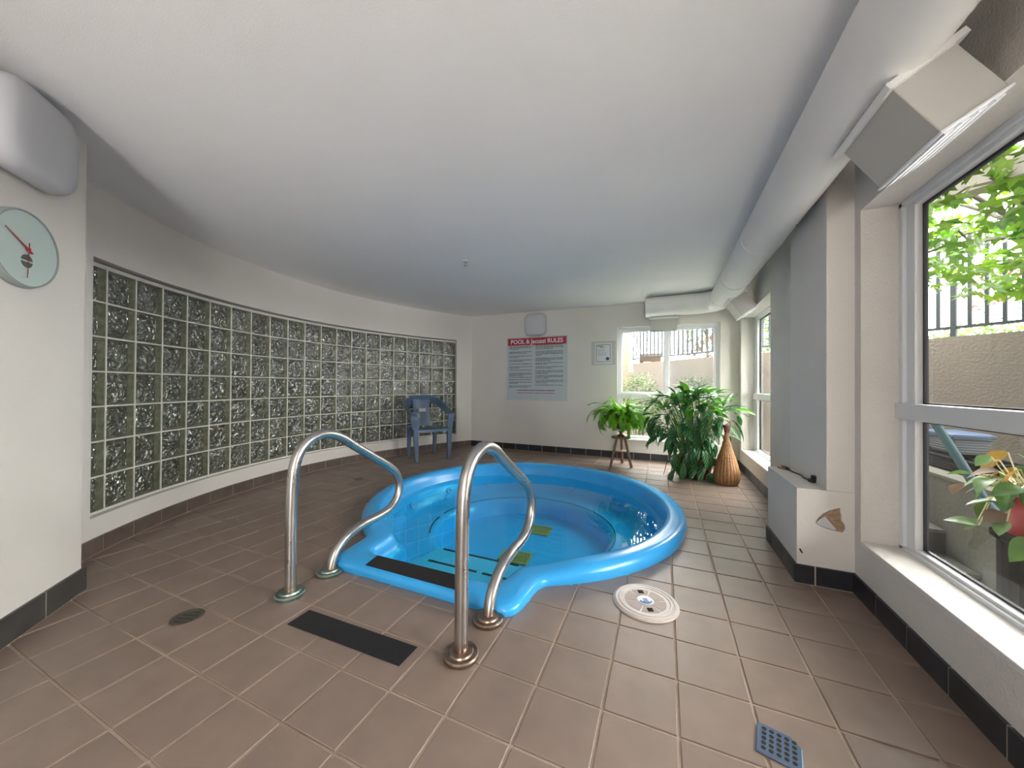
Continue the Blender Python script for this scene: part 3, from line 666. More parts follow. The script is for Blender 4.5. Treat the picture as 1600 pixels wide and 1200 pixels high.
# made-up bodies for the fill lights, added out of view behind the camera
for i_, a_ in enumerate(FILL_LAMPS):
    if i_ < 2:
        t = thing('fill_ceiling_light', ('added unseen ceiling fill light behind the camera, nearer one', 'added unseen ceiling fill light behind the camera, farther one')[i_], 'lamp', (a_[0][0], a_[0][1], CEZ))
        m = MB(); m.box((-.58, -.28, -.05), (.58, .28, 0)); B('housing', m, VINYL, t)
for i_, (p_, h_, t_, w_) in enumerate(FILL_SPOTS):
    if i_ == 0:
        t = thing('fill_floor_lamp', 'added unseen floor uplighter behind the camera, brightening the room', 'lamp', (p_[0], p_[1], 0), math.radians(h_))
        m = MB(); m.lathe([(.16, 0), (.16, .015), (.02, .03), (.015, .05), (.015, .75)], 20); B('stand', m, VINYL, t, sm=40)
        m = MB(); m.obox((0, -.08, .83), ((1, 0, 0), (0, .93, .37), (0, -.37, .93)), (.29, .05, .24)); B('fill_lamp_head', m, VINYL, t)
wall_lamp('wall_lamp', 'added unseen square fill lamp on the side wall behind the camera, nearer one', (-1.2, -1.5, 1.72), PI/2)  # added bodies at the side wall fill lights
wall_lamp('wall_lamp', 'added unseen square fill lamp on the side wall behind the camera, farther one', (-1.2, -2.9, 1.72), PI/2)
# clock
ck = thing('wall_clock', 'round white wall clock with red hands on the angled wall', 'clock', (-2.436, .516, 1.604), math.radians(135))
def disc(m, prof, n=48): m.loft([[(r*math.cos(2*PI*j/n), -y, r*math.sin(2*PI*j/n)) for j in range(n)] for r, y in prof], True, True, True)
m = MB(); disc(m, [(.150, 0), (.156, .006), (.157, .030), (.154, .036), (.150, .036), (.149, .030)]); B('case', m, mat('clock_rim', (.30, .35, .34), .3), ck, sm=40)
m = MB(); disc(m, [(.149, .028), (.1489, .0305)]); B('dial', m, mat('pale_dial', (.60, .68, .67), .35), ck)
RED = mat('red_hand', (.45, .03, .045), .4)
def hand(m_name, ang, l0, l1, wd, y, mt):
    m = MB(); a = math.radians(ang); d = Vector((math.sin(a), 0, math.cos(a))); s = Vector((d.z, 0, -d.x))*wd/2; c = Vector((0, -y, 0))
    V = [c-d*l0-s, c-d*l0+s, c+d*l1+s*.5, c+d*l1-s*.5]; m.loft([[tuple(v) for v in V], [(v.x, v.y-.0015, v.z) for v in V]], True, True, True); return B(m_name, m, mt, ck)
hand('hour_hand', -58, .022, .080, .009, .0325, mat('dark_red_hand', (.20, .02, .03), .4)); hand('minute_hand', -60, .026, .115, .006, .0345, RED); hand('second_hand', 183, .026, .120, .004, .0365, RED)
m = MB(); disc(m, [(.008, .031), (.007, .039)], 16); B('hub', m, RED, ck)
m = MB()
for s in (1, -1):
    E_ = [(.026*math.cos(PI*i/12), s*(.003+.024*math.sin(PI*i/12))) for i in range(13)]
    m.loft([[(x, -.0306, z-.050) for x, z in E_], [(x, -.0316, z-.050) for x, z in E_]], True, True, True)
B('dial_emblem', m, mat('grey_emblem', (.09, .10, .11), .5), ck)
m = MB(); m.add([(.148*math.cos(2*PI*j/48), -.038, .148*math.sin(2*PI*j/48)) for j in range(48)], [tuple(range(48))]); B('cover_glass', m, PANE, ck)
# rules sign
sg = thing('rules_sign', 'white pool rules sign with a red title band on the end wall', 'sign', (-1.902, YB, 1.34))
SW, SH = 1.036, 1.036
m = MB(); m.box((-SW/2, -.008, -SH/2), (SW/2, -.001, SH/2)); B('board', m, mat('sign_white', (.52, .57, .59), .3), sg)
m = MB(); m.box((-SW/2+.018, -.0095, SH/2-.135), (SW/2-.018, -.0078, SH/2-.018)); B('title_band', m, mat('sign_red', (.42, .035, .05), .35), sg)
def text(body, size, loc, mt, parent, rot=(PI/2, 0, 0), bold=.0, wscale=1, name='lettering', align='CENTER'):
    c = bpy.data.curves.new(name, 'FONT'); c.body = body; c.size = size; c.align_x = align; c.align_y = 'CENTER'; c.offset = bold; c.extrude = .0006; c.resolution_u = 3
    o = bpy.data.objects.new(name, c); COL.objects.link(o); o.parent = parent; o.location = loc; o.rotation_euler = rot; o.scale = (wscale, 1, 1); c.materials.append(mt)
    bpy.context.view_layer.update(); dgr = bpy.context.evaluated_depsgraph_get(); me = bpy.data.meshes.new_from_object(o.evaluated_get(dgr)); bpy.data.objects.remove(o)
    n_ = bpy.data.objects.new(name, me); COL.objects.link(n_); n_.parent = parent; n_.location = loc; n_.rotation_euler = rot; n_.scale = (wscale, 1, 1)
    if not me.materials: me.materials.append(mt)
    return n_
text('POOL & Jacuzzi RULES', .098, (0, -.0105, SH/2-.078), mat('white_lettering', (.80, .74, .74), .5), sg, bold=.0022, wscale=.96)
INK = mat('dark_print', (.045, .05, .07), .6); INKR = mat('red_print', (.40, .10, .12), .6)
def words(mb, x0, x1, z, h, y=-.0084, seed=0, yy=0):
    rnd = random.Random(seed); x = x0
    while x < x1-.006:
        wl = rnd.uniform(.012, .045); e = min(x+wl, x1); hh = h*rnd.uniform(.75, 1.0); mb.box((x, y-.0006, z-hh/2), (e, y, z+hh/2)); x = e+.006
mb = MB(); sd = 1
colL = [(3, .395), (2, .305), (2, .238), (2, .173), (1, .108), (2, .062), (1, .005), (3, -.045), (1, -.115), (1, -.153), (2, -.193), (2, -.255)]
for nl, z in colL:
    for k in range(nl):
        sd += 1; words(mb, -.475, -.475+(.40 if k < nl-1 or nl == 1 else random.Random(sd).uniform(.12, .36)), z-k*.021-.03, .010, seed=sd)
colR = [(4, .40), (4, .295), (3, .185), (2, .108), (2, .045), (3, -.018), (3, -.095), (3, -.17), (1, -.25)]
for nl, z in colR:
    for k in range(nl):
        sd += 1; words(mb, -.01, -.01+(.46 if k < nl-1 or nl == 1 else random.Random(sd).uniform(.1, .40)), z-k*.021-.02, .010, seed=sd)
words(mb, -.33, .31, -.355, .014, seed=99); tag(B('rules_print', mb, INK, sg), kind='stuff')
mb = MB(); words(mb, -.33, .31, -.398, .014, seed=98); words(mb, -.22, .22, SH/2-.155, .006, seed=97); tag(B('red_print', mb, INKR, sg), kind='stuff')
for x, z in ((-.5, -.5), (0, -.5), (.5, -.5), (-.5, 0), (.5, 0), (0, .5), (-.5, .5), (.5, .5)):
    m = MB(); m.loft([[(r*math.cos(j), -y, r*math.sin(j)) for j in [2*PI*k/8 for k in range(8)]] for r, y in ((.008, .006), (.005, .011))], True, True, True); o = B('screw', m, mat('grey_screw', (.25, .25, .27), .4, .6) if (x, z) == (-.5, -.5) else bpy.data.materials['grey_screw'], sg); o.location = (x, 0, z)
# certificate
ce = thing('certificate', 'small framed certificate with a dark seal left of the end window', 'certificate', (-.835, YB, 1.555))
ACRY = mat('acrylic_plate', (.56, .545, .52), .15)
m = MB(); m.box((-.178, -.006, -.178), (.178, -.001, .178)); B('backing_plate', m, ACRY, ce)
m = MB(); m.box((-.125, -.0075, -.158), (.122, -.0058, .150)); B('paper', m, mat('certificate_paper', (.66, .68, .70), .6), ce)
m = MB(); 
for a, b in (((-.105, -.132), (.102, -.126)), ((-.105, .122), (.102, .128)), ((-.105, -.132), (-.099, .128)), ((.096, -.132), (.102, .128))): m.box((a[0], -.0082, a[1]), (b[0], -.0074, b[1]))
words(m, -.085, .0, .105, .012, -.0076, 5); words(m, -.05, .03, .088, .008, -.0076, 6)
for k in range(6): words(m, -.08, random.uniform(0, .07), .055-k*.018, .0035, -.0076, 20+k)
B('print', m, INK, ce)
m = MB(); m.loft([[(.062+r*math.cos(j), -y, -.085+r*math.sin(j)) for j in [2*PI*k/20 for k in range(20)]] for r, y in ((.026, .0074), (.025, .009))], True, True, True); B('seal', m, mat('dark_seal', (.07, .05, .11), .5), ce)
for x, z in ((-.165, -.165), (.165, -.165), (-.165, .165), (.165, .165)): m = MB(); m.box((x-.005, -.009, z-.005), (x+.005, -.0055, z+.005)); B('stud', m, bpy.data.materials['grey_screw'], ce)
# sprinkler
sp = thing('sprinkler', 'small white fire sprinkler head on the ceiling', 'sprinkler', (-1.776, 2.955, CEZ))
m = MB(); m.lathe([(.030, 0), (.028, -.006), (.012, -.010)], 20); B('escutcheon', m, VINYL, sp, sm=40)
m = MB(); m.lathe([(.008, -.008), (.008, -.03), (.004, -.032), (.004, -.046), (.015, -.047), (.015, -.050)], 12); B('head', m, mat('sprinkler_metal', (.35, .34, .33), .4, .6), sp)
# ---------------------------------------------------------------- air duct
dk = thing('air_duct', 'long white spiral ventilation duct under the ceiling along the window wall', 'duct', (.64, 2.0, 2.127))
DR = .133; path = []; y = -3.4
path = [(0, yy, 0) for yy in np.arange(-5.4, 2.86, .02)]
path += [(-.25+.25*math.cos(a), 2.85+.25*math.sin(a), 0) for a in np.linspace(.08, PI/2, 14)]
path += [(xx, 3.10, 0) for xx in np.arange(-.27, -.8771, -.02)]
rad = []
for i, p in enumerate(path):
    rad.append(DR-(.0022 if (i % 2) else 0))
m = MB(); m.tube(path, rad, 40, True, up=(0, 0, 1)); B('duct_pipe', m, DUCTM, dk, sm=30)
for yy in (-1.2, .98, 1.97, 2.75):
    m = MB(); m.tube([(0, yy-.006, 0), (0, yy-.0058, 0), (0, yy+.0058, 0), (0, yy+.006, 0)], [DR, DR+.0035, DR+.0035, DR], 40, False, up=(0, 0, 1)); B('joint_band', m, DUCTM, dk, sm=40)
m = MB(); m.tube([(-.30, 3.10, 0), (-.3001, 3.10, 0), (-.312, 3.10, 0), (-.3121, 3.10, 0)], [DR, DR+.003, DR+.003, DR], 40, False, up=(0, 0, 1)); B('joint_band', m, DUCTM, dk, sm=40)
for yy in (-.4, .6): m = MB(); m.lathe([(.006, 0), (.006, .004), (0, .005)], 8); o = B('screw', m, bpy.data.materials['grey_screw'], dk); a = math.radians(-50 if yy > 0 else -60); o.location = (DR*math.cos(a), yy, DR*math.sin(a)); o.rotation_euler = (0, PI/2-a, 0)
def diffuser(along, c0, L, label_part):
    ax = Vector((.55, 0, -.835)).normalized() if along == 'y' else Vector((0, .55, -.835)).normalized()
    ln = Vector((0, 1, 0)) if along == 'y' else Vector((1, 0, 0)); wd = ax.cross(ln).normalized()
    c = Vector(c0); body = MB(); D0, D1 = .085, .325; W = .083
    body.obox(c+ax*(D0+D1)/2, (ax, ln, wd), ((D1-D0)/2, L/2, W)); o = bevel(B('outlet_box', body, BOXM, dk), .004)
    fl_ = MB(); fl_.obox(c+ax*.125, (ax, ln, wd), (.010, L/2+.022, W+.02)); B('saddle_flange', fl_, DUCTM, dk)
    g = MB(); g.obox(c+ax*(D1+.003), (ax, ln, wd), (.004, L/2+.006, W+.006)); g2 = bevel(B('grille_frame', g, VINYL, o), .002)
    v = MB()
    for i in range(4): q = c+ax*(D1+.010)+wd*((i-1.5)*.042); v.obox(q, (ax, ln, wd), (.004, L/2-.012, .011))
    B('louvre', v, VINYL, o)
diffuser('y', (0, -.55+.162, 0), .324, '')
diffuser('y', (0, 2.35+.15, 0), .30, '')
diffuser('x', (-.645, 3.10, 0), .325, '')
# ---------------------------------------------------------------- cord and copper bit on the ledge
t = thing('power_cord', 'short black cord with a plug lying on the ledge', 'cable', (.76, 2.68, LZ))
m = MB(); m.tube(catmull([(-.012, .17, .012), (.0, .10, .006), (.018, .03, .005), (.010, -.05, .006), (.015, -.12, .010), (.030, -.16, .012)], 5), .0055, 8); B('cord', m, BLACKM, t, sm=60)
m = MB(); m.tube([(-.030, .215, .012), (-.018, .18, .012), (-.008, .155, .011)], [.010, .013, .009], 10); B('plug', m, BLACKM, t, sm=50)
m = MB(); m.tube([(.012, -.135, .012), (.022, -.165, .014)], [.011, .012], 10); m.tube([(.022, -.165, .012), (.020, -.17, .045)], [.013, .014], 10); B('socket_end', m, BLACKM, t, sm=50)
o = MB(); o.tube([(0, 0, .008), (.03, -.055, .008)], .007, 10); o = B('copper_fitting', o, mat('copper', (.45, .2, .12), .4, .6)); o.location = (.71, 2.90, LZ+.0); tag(o, 'small copper coloured pipe fitting on the ledge beside the cord', 'fitting')
# ---------------------------------------------------------------- stool and fern
WOOD = mat('brown_wood', (.17, .10, .065), .5, vscale=30, col2=(.26, .165, .11))
SXY = (-.525, 4.90)
st = thing('stool', 'small round three legged wooden stool holding the fern', 'stool', (*SXY, 0))
m = MB(); m.lathe([(.118, .365), (.125, .370), (.125, .382), (.118, .388), (0, .388)], 28); B('seat', m, WOOD, st, sm=40)
m = MB(); m.lathe([(.085, .185), (.088, .19), (.088, .200), (0, .203)], 24); B('lower_shelf', m, WOOD, st, sm=40)
for a in (225, 330, 90):
    c_, s_ = math.cos(math.radians(a)), math.sin(math.radians(a)); m = MB(); m.tube([(.065*c_, .065*s_, .372), (.165*c_, .165*s_, 0)], [.016, .019], 10); B('leg', m, WOOD, st, sm=50)
FERNL = leafmat('fern_green', (.10, .36, .015), (.30, .66, .03), 9, .35, .45, .3)
fr = thing('potted_fern', 'bright green fern with arching fronds on the stool by the end window', 'plant', (*SXY, .390))
CER = mat('dark_pot', (.12, .06, .035), .5); m = MB(); m.lathe([(.05, 0), (.052, .01), (.02, .03), (.022, .055), (.05, .075), (.09, .12), (.105, .20), (.098, .20), (.085, .17), (0, .165)], 24, cap=False); B('pot', m, CER, fr, sm=50)
m = MB(); m.lathe([(.03, .068), (.10, .085), (.125, .105), (.120, .108), (.09, .09), (.03, .075)], 28, cap=False); B('saucer', m, mat('clear_saucer', (.55, .56, .55), .2), fr, sm=50)
def frond_mesh(L, droop, lift, seed):
    rnd = random.Random(seed); m = MB(); n = 22; P = []
    x, z, ang = 0, 0, lift; ds = L/n
    for i in range(n+1):
        P.append(Vector((x, 0, z))); x += math.cos(ang)*ds; z += math.sin(ang)*ds; ang -= droop/n*(.5+1.0*i/n)
    m.tube(P, [.0028*(1-.8*i/n) for i in range(n+1)], 4, False)
    for i in range(2, n+1):
        t = (P[i]-P[i-1]).normalized(); u = i/n; ll = .045*math.sin(min(1, u*1.25+.12)*PI*.80+.25)+.006
        for half in (0, .5):
            for s in (-1, 1):
                b = P[i-1].lerp(P[i], half); d = (Vector((0, s, 0))+t*.25+Vector((0, 0, rnd.uniform(-.25, .1)))).normalized(); wv = t*.0058
                m.add([b-wv*.6, b+d*ll*.5-wv, b+d*ll, b+d*ll*.5+wv, b+wv*.6], [(0, 1, 2, 3, 4)])
    return m.mesh('frond')
FM = [frond_mesh(L, d, l, k) for k, (L, d, l) in enumerate(((.46, 2.6, 1.35), (.42, 2.9, 1.1), (.40, 1.3, 1.25), (.50, 2.7, 1.0), (.34, 3.1, .9), (.44, 1.9, 1.15), (.38, 3.4, .7), (.36, .7, 1.35)))]
for i in range(150):
    k = random.choice([0, 1, 3, 4, 4, 6, 6, 5, 1, 3]) if i > 14 else random.choice([2, 5, 7])
    a = random.uniform(0, 2*PI); r = random.uniform(.01, .05)
    if math.sin(a) > .75 and k in (3, 0): k = 4
    o = link('frond', FM[k], FERNL, fr, loc=(r*math.cos(a), r*math.sin(a), .17+random.uniform(0, .06)), rot=(random.uniform(-.25, .25), random.uniform(-.15, .15), a)); o.scale = (random.uniform(.85, 1.22),)*3
# ---------------------------------------------------------------- big foliage plant
AGL = leafmat('deep_green_leaf', (.018, .10, .022), (.11, .28, .12), 20, .12, .28, .35, stripe=True)
AGL2 = leafmat('fresh_green_leaf', (.08, .30, .02), (.17, .46, .05), 16, .35, .3, .25, stripe=True)
pl = thing('leafy_houseplant', 'big bushy houseplant with broad dark green leaves beside the rattan vase', 'plant', (.33, 4.62, 0))
MAR = mat('maroon_pot', (.16, .015, .03), .3)
for x, y, s in ((.06, -.02, 1), (-.07, .10, .95)):
    m = MB(); m.lathe([(.075*s, 0), (.080*s, .01), (.115*s, .12), (.12*s, .20), (.126*s, .205), (.126*s, .225), (.112*s, .225), (.108*s, .20), (0, .195)], 24, cap=False); m.lathe([(.075*s, 0), (0.001, 0)], 24, cap=False); o = B('pot', m, MAR, pl, sm=50); o.location = (x, y, 0)
def leaf_mesh(L, W, curl, name='leaf', nseg=7, fold=.25):
    m = MB(); rows = []
    for i in range(nseg+1):
        u = i/nseg; wv = W*math.sin(PI*min(1, (u*.93+.04))**.82)*(1 if u < .98 else .3); z = -curl*L*u*u; x = L*(u-.12*curl*u*u)
        rows.append([(x, -wv/2, z+fold*wv*.5), (x, -wv/4, z+fold*wv*.22), (x, 0, z), (x, wv/4, z+fold*wv*.22), (x, wv/2, z+fold*wv*.5)])
    m.loft(rows, False); return m.mesh(name)
LM = [leaf_mesh(.20, .075, .35), leaf_mesh(.17, .07, .6), leaf_mesh(.24, .08, .25), leaf_mesh(.15, .062, .15), leaf_mesh(.19, .085, .9)]
for me in LM: me.polygons.foreach_set('use_smooth', [True]*len(me.polygons))
stems = MB(); cnt = 0; rnd = random.Random(11)
LM2 = [m_.copy() for m_ in LM]
while cnt < 298:
    a = rnd.uniform(0, 2*PI); el = rnd.uniform(-.45, 1.0); 
    # ellipsoid crown, wider at the window side, hanging to the floor at the front
    R_ = Vector((.52, .28, .38)); c = Vector((-.05, .0, .66))
    d = Vector((math.cos(a)*math.cos(el*PI/2), math.sin(a)*math.cos(el*PI/2), math.sin(el*PI/2)))
    k = rnd.uniform(.55, 1.0); p = c+Vector((d.x*R_.x, d.y*R_.y, d.z*R_.z))*k
    if cnt > 228: # skirt of hanging leaves low down
        p = Vector((rnd.uniform(-.26, .28), rnd.uniform(-.22, .06), rnd.uniform(.10, .42))); d = Vector((p.x*1.5, -.8, -.5)).normalized()
    wx = p.x+.33; wy = p.y+4.62
    if wx > .84 or wy > 5.25 or (wx > .48 and wy < 4.66 and p.z < .62): continue
    hi = p.z > .74
    pitch_ = (rnd.uniform(-.1, 1.1) if hi else rnd.uniform(-1.25, .2)) if cnt <= 228 else rnd.uniform(-1.5, -.9)
    yaw_ = math.atan2(d.y, d.x)+rnd.uniform(-.7, .7)
    top = hi and rnd.random() < .55
    me = (LM2 if top else LM)[rnd.randrange(5)]
    o = link('leaf', me, AGL2 if top else AGL, pl, loc=p, rot=(rnd.uniform(-.5, .5), -pitch_, yaw_)); o.scale = (rnd.uniform(.75, 1.1),)*3
    q = Vector((p.x*.18, p.y*.18+.02, .21)); mid = q.lerp(p, .6)+Vector((0, 0, .07)); 
    if cnt % 2 == 0: stems.tube(catmull([q, mid, p], 3), [.006, .005, .005, .004, .004, .003, .0025], 5, False)
    cnt += 1
tag(B('stems', stems, mat('leaf_stalk', (.10, .22, .05), .5), pl), kind='stuff')
m = MB()
for x, y in ((-.33, -.12), (-.26, -.16), (-.20, -.17)):
    m.tube([(x*.6, y*.5, .30), (x*.9, y, .16), (x, y-.02, .03)], [.004, .006, .003], 5)
B('withered_leaf', m, mat('withered_brown', (.10, .06, .035), .8), pl)
# rattan vase
def bam(m, nt, p, g): pass
RAT = mat('rattan', (.42, .22, .09), .45, vscale=45, col2=(.30, .14, .055), bump=.3, bscale=90)
va = thing('rattan_vase', 'tall bottle shaped bamboo vase with a narrow neck on the floor', 'vase', (.632, 4.462, 0))
prof = [(.095, 0), (.112, .02), (.125, .07), (.120, .14), (.102, .22), (.078, .30), (.056, .37), (.042, .42), (.036, .46)]
NB = 22
for k in range(NB):
    m = MB(); a0 = 2*PI*k/NB; n = 3; rg = []
    for r, z in prof:
        rg.append([((r+(.0035 if 0 < i < n else 0))*math.cos(a0+2*PI/NB*(.05+.9*i/n)), (r+(.0035 if 0 < i < n else 0))*math.sin(a0+2*PI/NB*(.05+.9*i/n)), z) for i in range(n+1)])
    m.loft(rg, False)
    if k == 0: m_ = m
    link('bamboo_strip', m.mesh('bamboo_strip'), RAT, va, sm=60)
m = MB(); m.lathe([(max(.001, r-.003), z) for r, z in prof], 24); B('core', m, mat('dark_wicker_core', (.05, .025, .015), .8), va)
for z, r in ((.435, .043), (.012, .103), (.30, .0815)): m = MB(); m.tube([(r*math.cos(2*PI*i/28), r*math.sin(2*PI*i/28), z) for i in range(29)], .0045, 6, False); B('cane_band', m, RAT, va, sm=60)
m = MB(); m.lathe([(.034, .455), (.024, .52), (.022, .56)], 20); B('neck', m, RAT, va, sm=50)
m = MB(); m.lathe([(.022, .555), (.032, .61), (.042, .635), (.040, .640), (.0, .636)], 20); B('mouth_cap', m, mat('red_brown_cap', (.22, .06, .045), .5), va, sm=50)
# ---------------------------------------------------------------- outside
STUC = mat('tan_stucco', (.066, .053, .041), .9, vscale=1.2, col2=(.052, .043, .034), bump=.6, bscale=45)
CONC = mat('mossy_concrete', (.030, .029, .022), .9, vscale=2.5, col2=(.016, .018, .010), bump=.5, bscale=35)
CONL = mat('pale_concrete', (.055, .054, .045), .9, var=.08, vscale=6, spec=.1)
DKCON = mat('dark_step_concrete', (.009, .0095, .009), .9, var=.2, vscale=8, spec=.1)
GRD = mat('patio_concrete', (.72, .70, .66), .9, var=.12, vscale=3)
m = MB(); m.box((XO, -8, -.6), (12, 12, -.35)); m.box((-7, YB+.26, -.6), (XO, 12, -.35)); m.box((-12, -12, -.6), (12, -3.8, -.35)); tag(B('ground', m, GRD), 'patio concrete outside the windows', kind='structure')
dg = Vector((-1, 1, 0)).normalized(); out = Vector((1, 1, 0)).normalized(); K = 7.6
def dp(s, d=0, z=0):  # s along the outside wall measured as (y-x)/sqrt2, d beyond it
    base = out*(K/math.sqrt(2)+d); v = base+dg*s; return Vector((v.x, v.y, z))
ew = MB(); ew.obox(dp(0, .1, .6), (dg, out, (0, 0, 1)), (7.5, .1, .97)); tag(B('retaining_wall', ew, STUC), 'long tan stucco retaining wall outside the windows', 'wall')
tr = MB(); tr.obox(dp(0, 4.1, .5), (dg, out, (0, 0, 1)), (9, 3.85, .98)); tag(B('upper_terrace', tr, CONL), 'pale paved ground above the retaining wall', kind='structure')
RAILM = mat('grey_green_railing', (.016, .020, .021), .8, spec=.1)
fe = thing('railing', 'grey metal picket railing on top of the outside wall', 'railing', dp(0, .1, 1.57))
rz = math.radians(135)
fe.rotation_euler = (0, 0, rz)
m = MB(); m.box((-7, -.012, .085), (7, .012, .115)); B('bottom_rail', m, RAILM, fe); m = MB(); m.box((-7, -.015, 1.02), (7, .015, 1.05)); B('top_rail', m, RAILM, fe)
pm = MB(); pm.box((-.013, -.013, .10), (.013, .013, 1.03)); pme = pm.mesh('baluster')
pk = MB(); pk.box((-.02, -.02, 0), (.02, .02, 1.08)); pkm = pk.mesh('post')
s0 = -3.609*1.0
for i in range(-60, 66):
    s = i*.1045
    # measured picket phase: distance 3.713 corresponds to x*sqrt2
    sx = K/math.sqrt(2)-(3.713+s)     # (y-x)/sqrt2
    if abs(sx) > 6.9: continue
    if i % 12 == 0: link('post', pkm, RAILM, fe, loc=(sx, 0, 0))
    else: link('baluster', pme, RAILM, fe, loc=(sx, 0, 0))
# tan building at the far left
m = MB(); m.box((-6.5, 7.05, -.4), (-.60, 7.6, 4.2)); tag(B('neighbour_building', m, mat('tan_render', (.10, .07, .048), .9, var=.06, vscale=2)), 'tan rendered building corner seen at the left of the end window', 'building')
m = MB(); m.box((XO, -.5, -.4), (5.2, -.25, 4.2)); tag(B('sky_blocker_wall', m, mat('sky_blocker_render', (.09, .08, .065), .9, var=.05, vscale=3)), 'added unseen wall blocking sky light beside the near window', 'building')  # added out of view to keep sky light off the pilaster and reveal
t = thing('wooden_bench', 'small brown wooden bench behind the railing seen through the end window', 'bench', tuple(Vector((-.30, 8.95, 1.43))))
BW = mat('bench_wood', (.05, .03, .018), .8, spec=.1)
m = MB(); m.box((-.24, -.10, .22), (.24, .10, .26)); B('seat', m, BW, t)
for sx in (-1, 1): m = MB(); m.box((sx*.19-.04, -.09, 0), (sx*.19+.04, .09, .22)); B('leg', m, BW, t)
m = MB(); m.box((-.24, .08, .26), (.24, .11, .42)); B('backrest', m, BW, t)
# balcony beam and soffit
m = MB(); bc = out*(5.4/math.sqrt(2)); bdir = dg
bm_ = MB(); bm_.obox(Vector((3.44, 1.96, 2.50))+out*.07, (bdir, out, (0, 0, 1)), (2.97, .07, .084)); tag(B('balcony_beam', bm_, mat('cream_fascia', (.30, .27, .24), .8)), 'cream beam under the balcony outside the near window', 'beam')
m = MB(); m.prism([(XO+.01, 4.16), (XO+.01, -.24), (5.5, -.24)], 2.585, 2.70); tag(B('balcony_soffit', m, mat('brown_soffit', (.10, .075, .05), .8)), 'brown underside of the balcony above the near window', 'soffit')
# low wall, raised bed and steps
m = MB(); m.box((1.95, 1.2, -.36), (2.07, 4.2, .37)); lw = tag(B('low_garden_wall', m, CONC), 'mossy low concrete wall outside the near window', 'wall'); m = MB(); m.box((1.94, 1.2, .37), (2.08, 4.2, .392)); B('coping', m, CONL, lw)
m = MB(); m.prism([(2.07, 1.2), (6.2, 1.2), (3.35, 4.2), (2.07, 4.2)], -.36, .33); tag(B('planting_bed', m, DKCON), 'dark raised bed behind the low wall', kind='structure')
stp = thing('garden_steps', 'dark concrete steps rising beside the low garden wall', 'steps', (1.55, 3.9, -.35))
for y0, y1, z1 in ((-.50, .9, .16), (-.18, .9, .34), (.15, .9, .52)):
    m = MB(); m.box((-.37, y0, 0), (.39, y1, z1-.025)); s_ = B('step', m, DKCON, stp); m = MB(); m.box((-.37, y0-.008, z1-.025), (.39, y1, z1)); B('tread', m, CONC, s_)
# planters, container, pole
PLB = mat('black_planter_plastic', (.003, .0033, .0036), .7, var=.2, vscale=20, spec=.1)
def planter(name, label, cat, c, L, W, H, mt, lip=.012, taper=.85, rz=0, lid=None):
    t = thing(name, label, cat, c, rz); m = MB(); k = taper
    def rr(a, b, z): return [(-a, -b, z), (a, -b, z), (a, b, z), (-a, b, z)]
    L /= 2; W /= 2
    m.loft([rr(L*k, W*k, 0), rr(L, W, H-.02), rr(L+lip, W+lip, H-.02), rr(L+lip, W+lip, H), rr(L-.01, W-.01, H), rr(L*.9, W*.9, H-.05)], True, True, True); bevel(B('box', m, mt, t), .006)
    rb = MB()
    for i in range(1, 6): z = H*i/7; q = k+(1-k)*z/H; rb.loft([rr(L*q+.003, W*q+.003, z), rr(L*q+.006, W*q+.006, z+.004), rr(L*q+.003, W*q+.003, z+.008)])
    B('rib', rb, mt, t)
    if lid: m = MB(); m.loft([rr(L+.02, W+.02, H-.004), rr(L+.02, W+.02, H+.022), rr(L-.01, W-.01, H+.035)], True, True, True); bevel(B('lid', m, lid, t), .005)
    return t
planter('planter_box', 'long black planter trough on the raised bed behind the low wall', 'planter', (2.34, 4.28, .33), .30, .80, .155, PLB)
GREYB = mat('grey_storage_plastic', (.055, .062, .068), .5, spec=.15); BLID = mat('blue_lid', (.03, .045, .078), .5, spec=.15)
planter('storage_container', 'grey plastic storage tub with a blue lid on the black trough', 'container', (2.40, 4.46, .486), .22, .36, .150, GREYB, lid=BLID)
planter('bucket', 'dark blue plastic tub at the edge of the near window', 'bucket', (2.28, 4.84, .33), .3, .22, .33, mat('navy_plastic', (.006, .008, .013), .6, spec=.1))
t = thing('green_pole', 'teal green tube leaning diagonally behind the hanging plant', 'pole', (1.75, 3.0, .4))
m = MB(); m.tube(catmull([(.0, .52, .48), (0, .22, .18), (0, .02, -.02), (0, -.20, -.13), (.02, -.6, -.24), (.05, -1.0, -.40), (.05, -1.3, -.72)], 5), .024, 12); B('tube', m, mat('teal_enamel', (.009, .030, .035), .6, var=.15, vscale=8, spec=.12), t, sm=60)
# plant on a stand just outside the window
pp = thing('potted_plant', 'yellowing leafy plant in a red pot outside the near window', 'plant', (1.50, 2.34, .40))
m = MB(); m.lathe([(.07, 0), (.10, .15), (.11, .16), (.11, .18), (.09, .18), (0, .165)], 24); B('pot', m, mat('red_pot', (.28, .02, .02), .4), pp, sm=50)
YEL = leafmat('yellow_leaf', (.24, .12, .02), (.18, .17, .03), 14, .3, .5, .15); GRN = leafmat('patio_leaf', (.025, .09, .012), (.08, .16, .02), 12, .3, .4, .2); BRN = leafmat('dried_leaf', (.12, .075, .05), (.17, .115, .08), 14, .2, .7, .2)
HL = [leaf_mesh(.12, .085, .5), leaf_mesh(.10, .08, .2), leaf_mesh(.13, .07, .8)]
for me in HL: me.polygons.foreach_set('use_smooth', [True]*len(me.polygons))
HV = {k: [h.copy() for h in HL] for k in ('g', 'y', 'b')}
sb = MB(); rnd = random.Random(5)
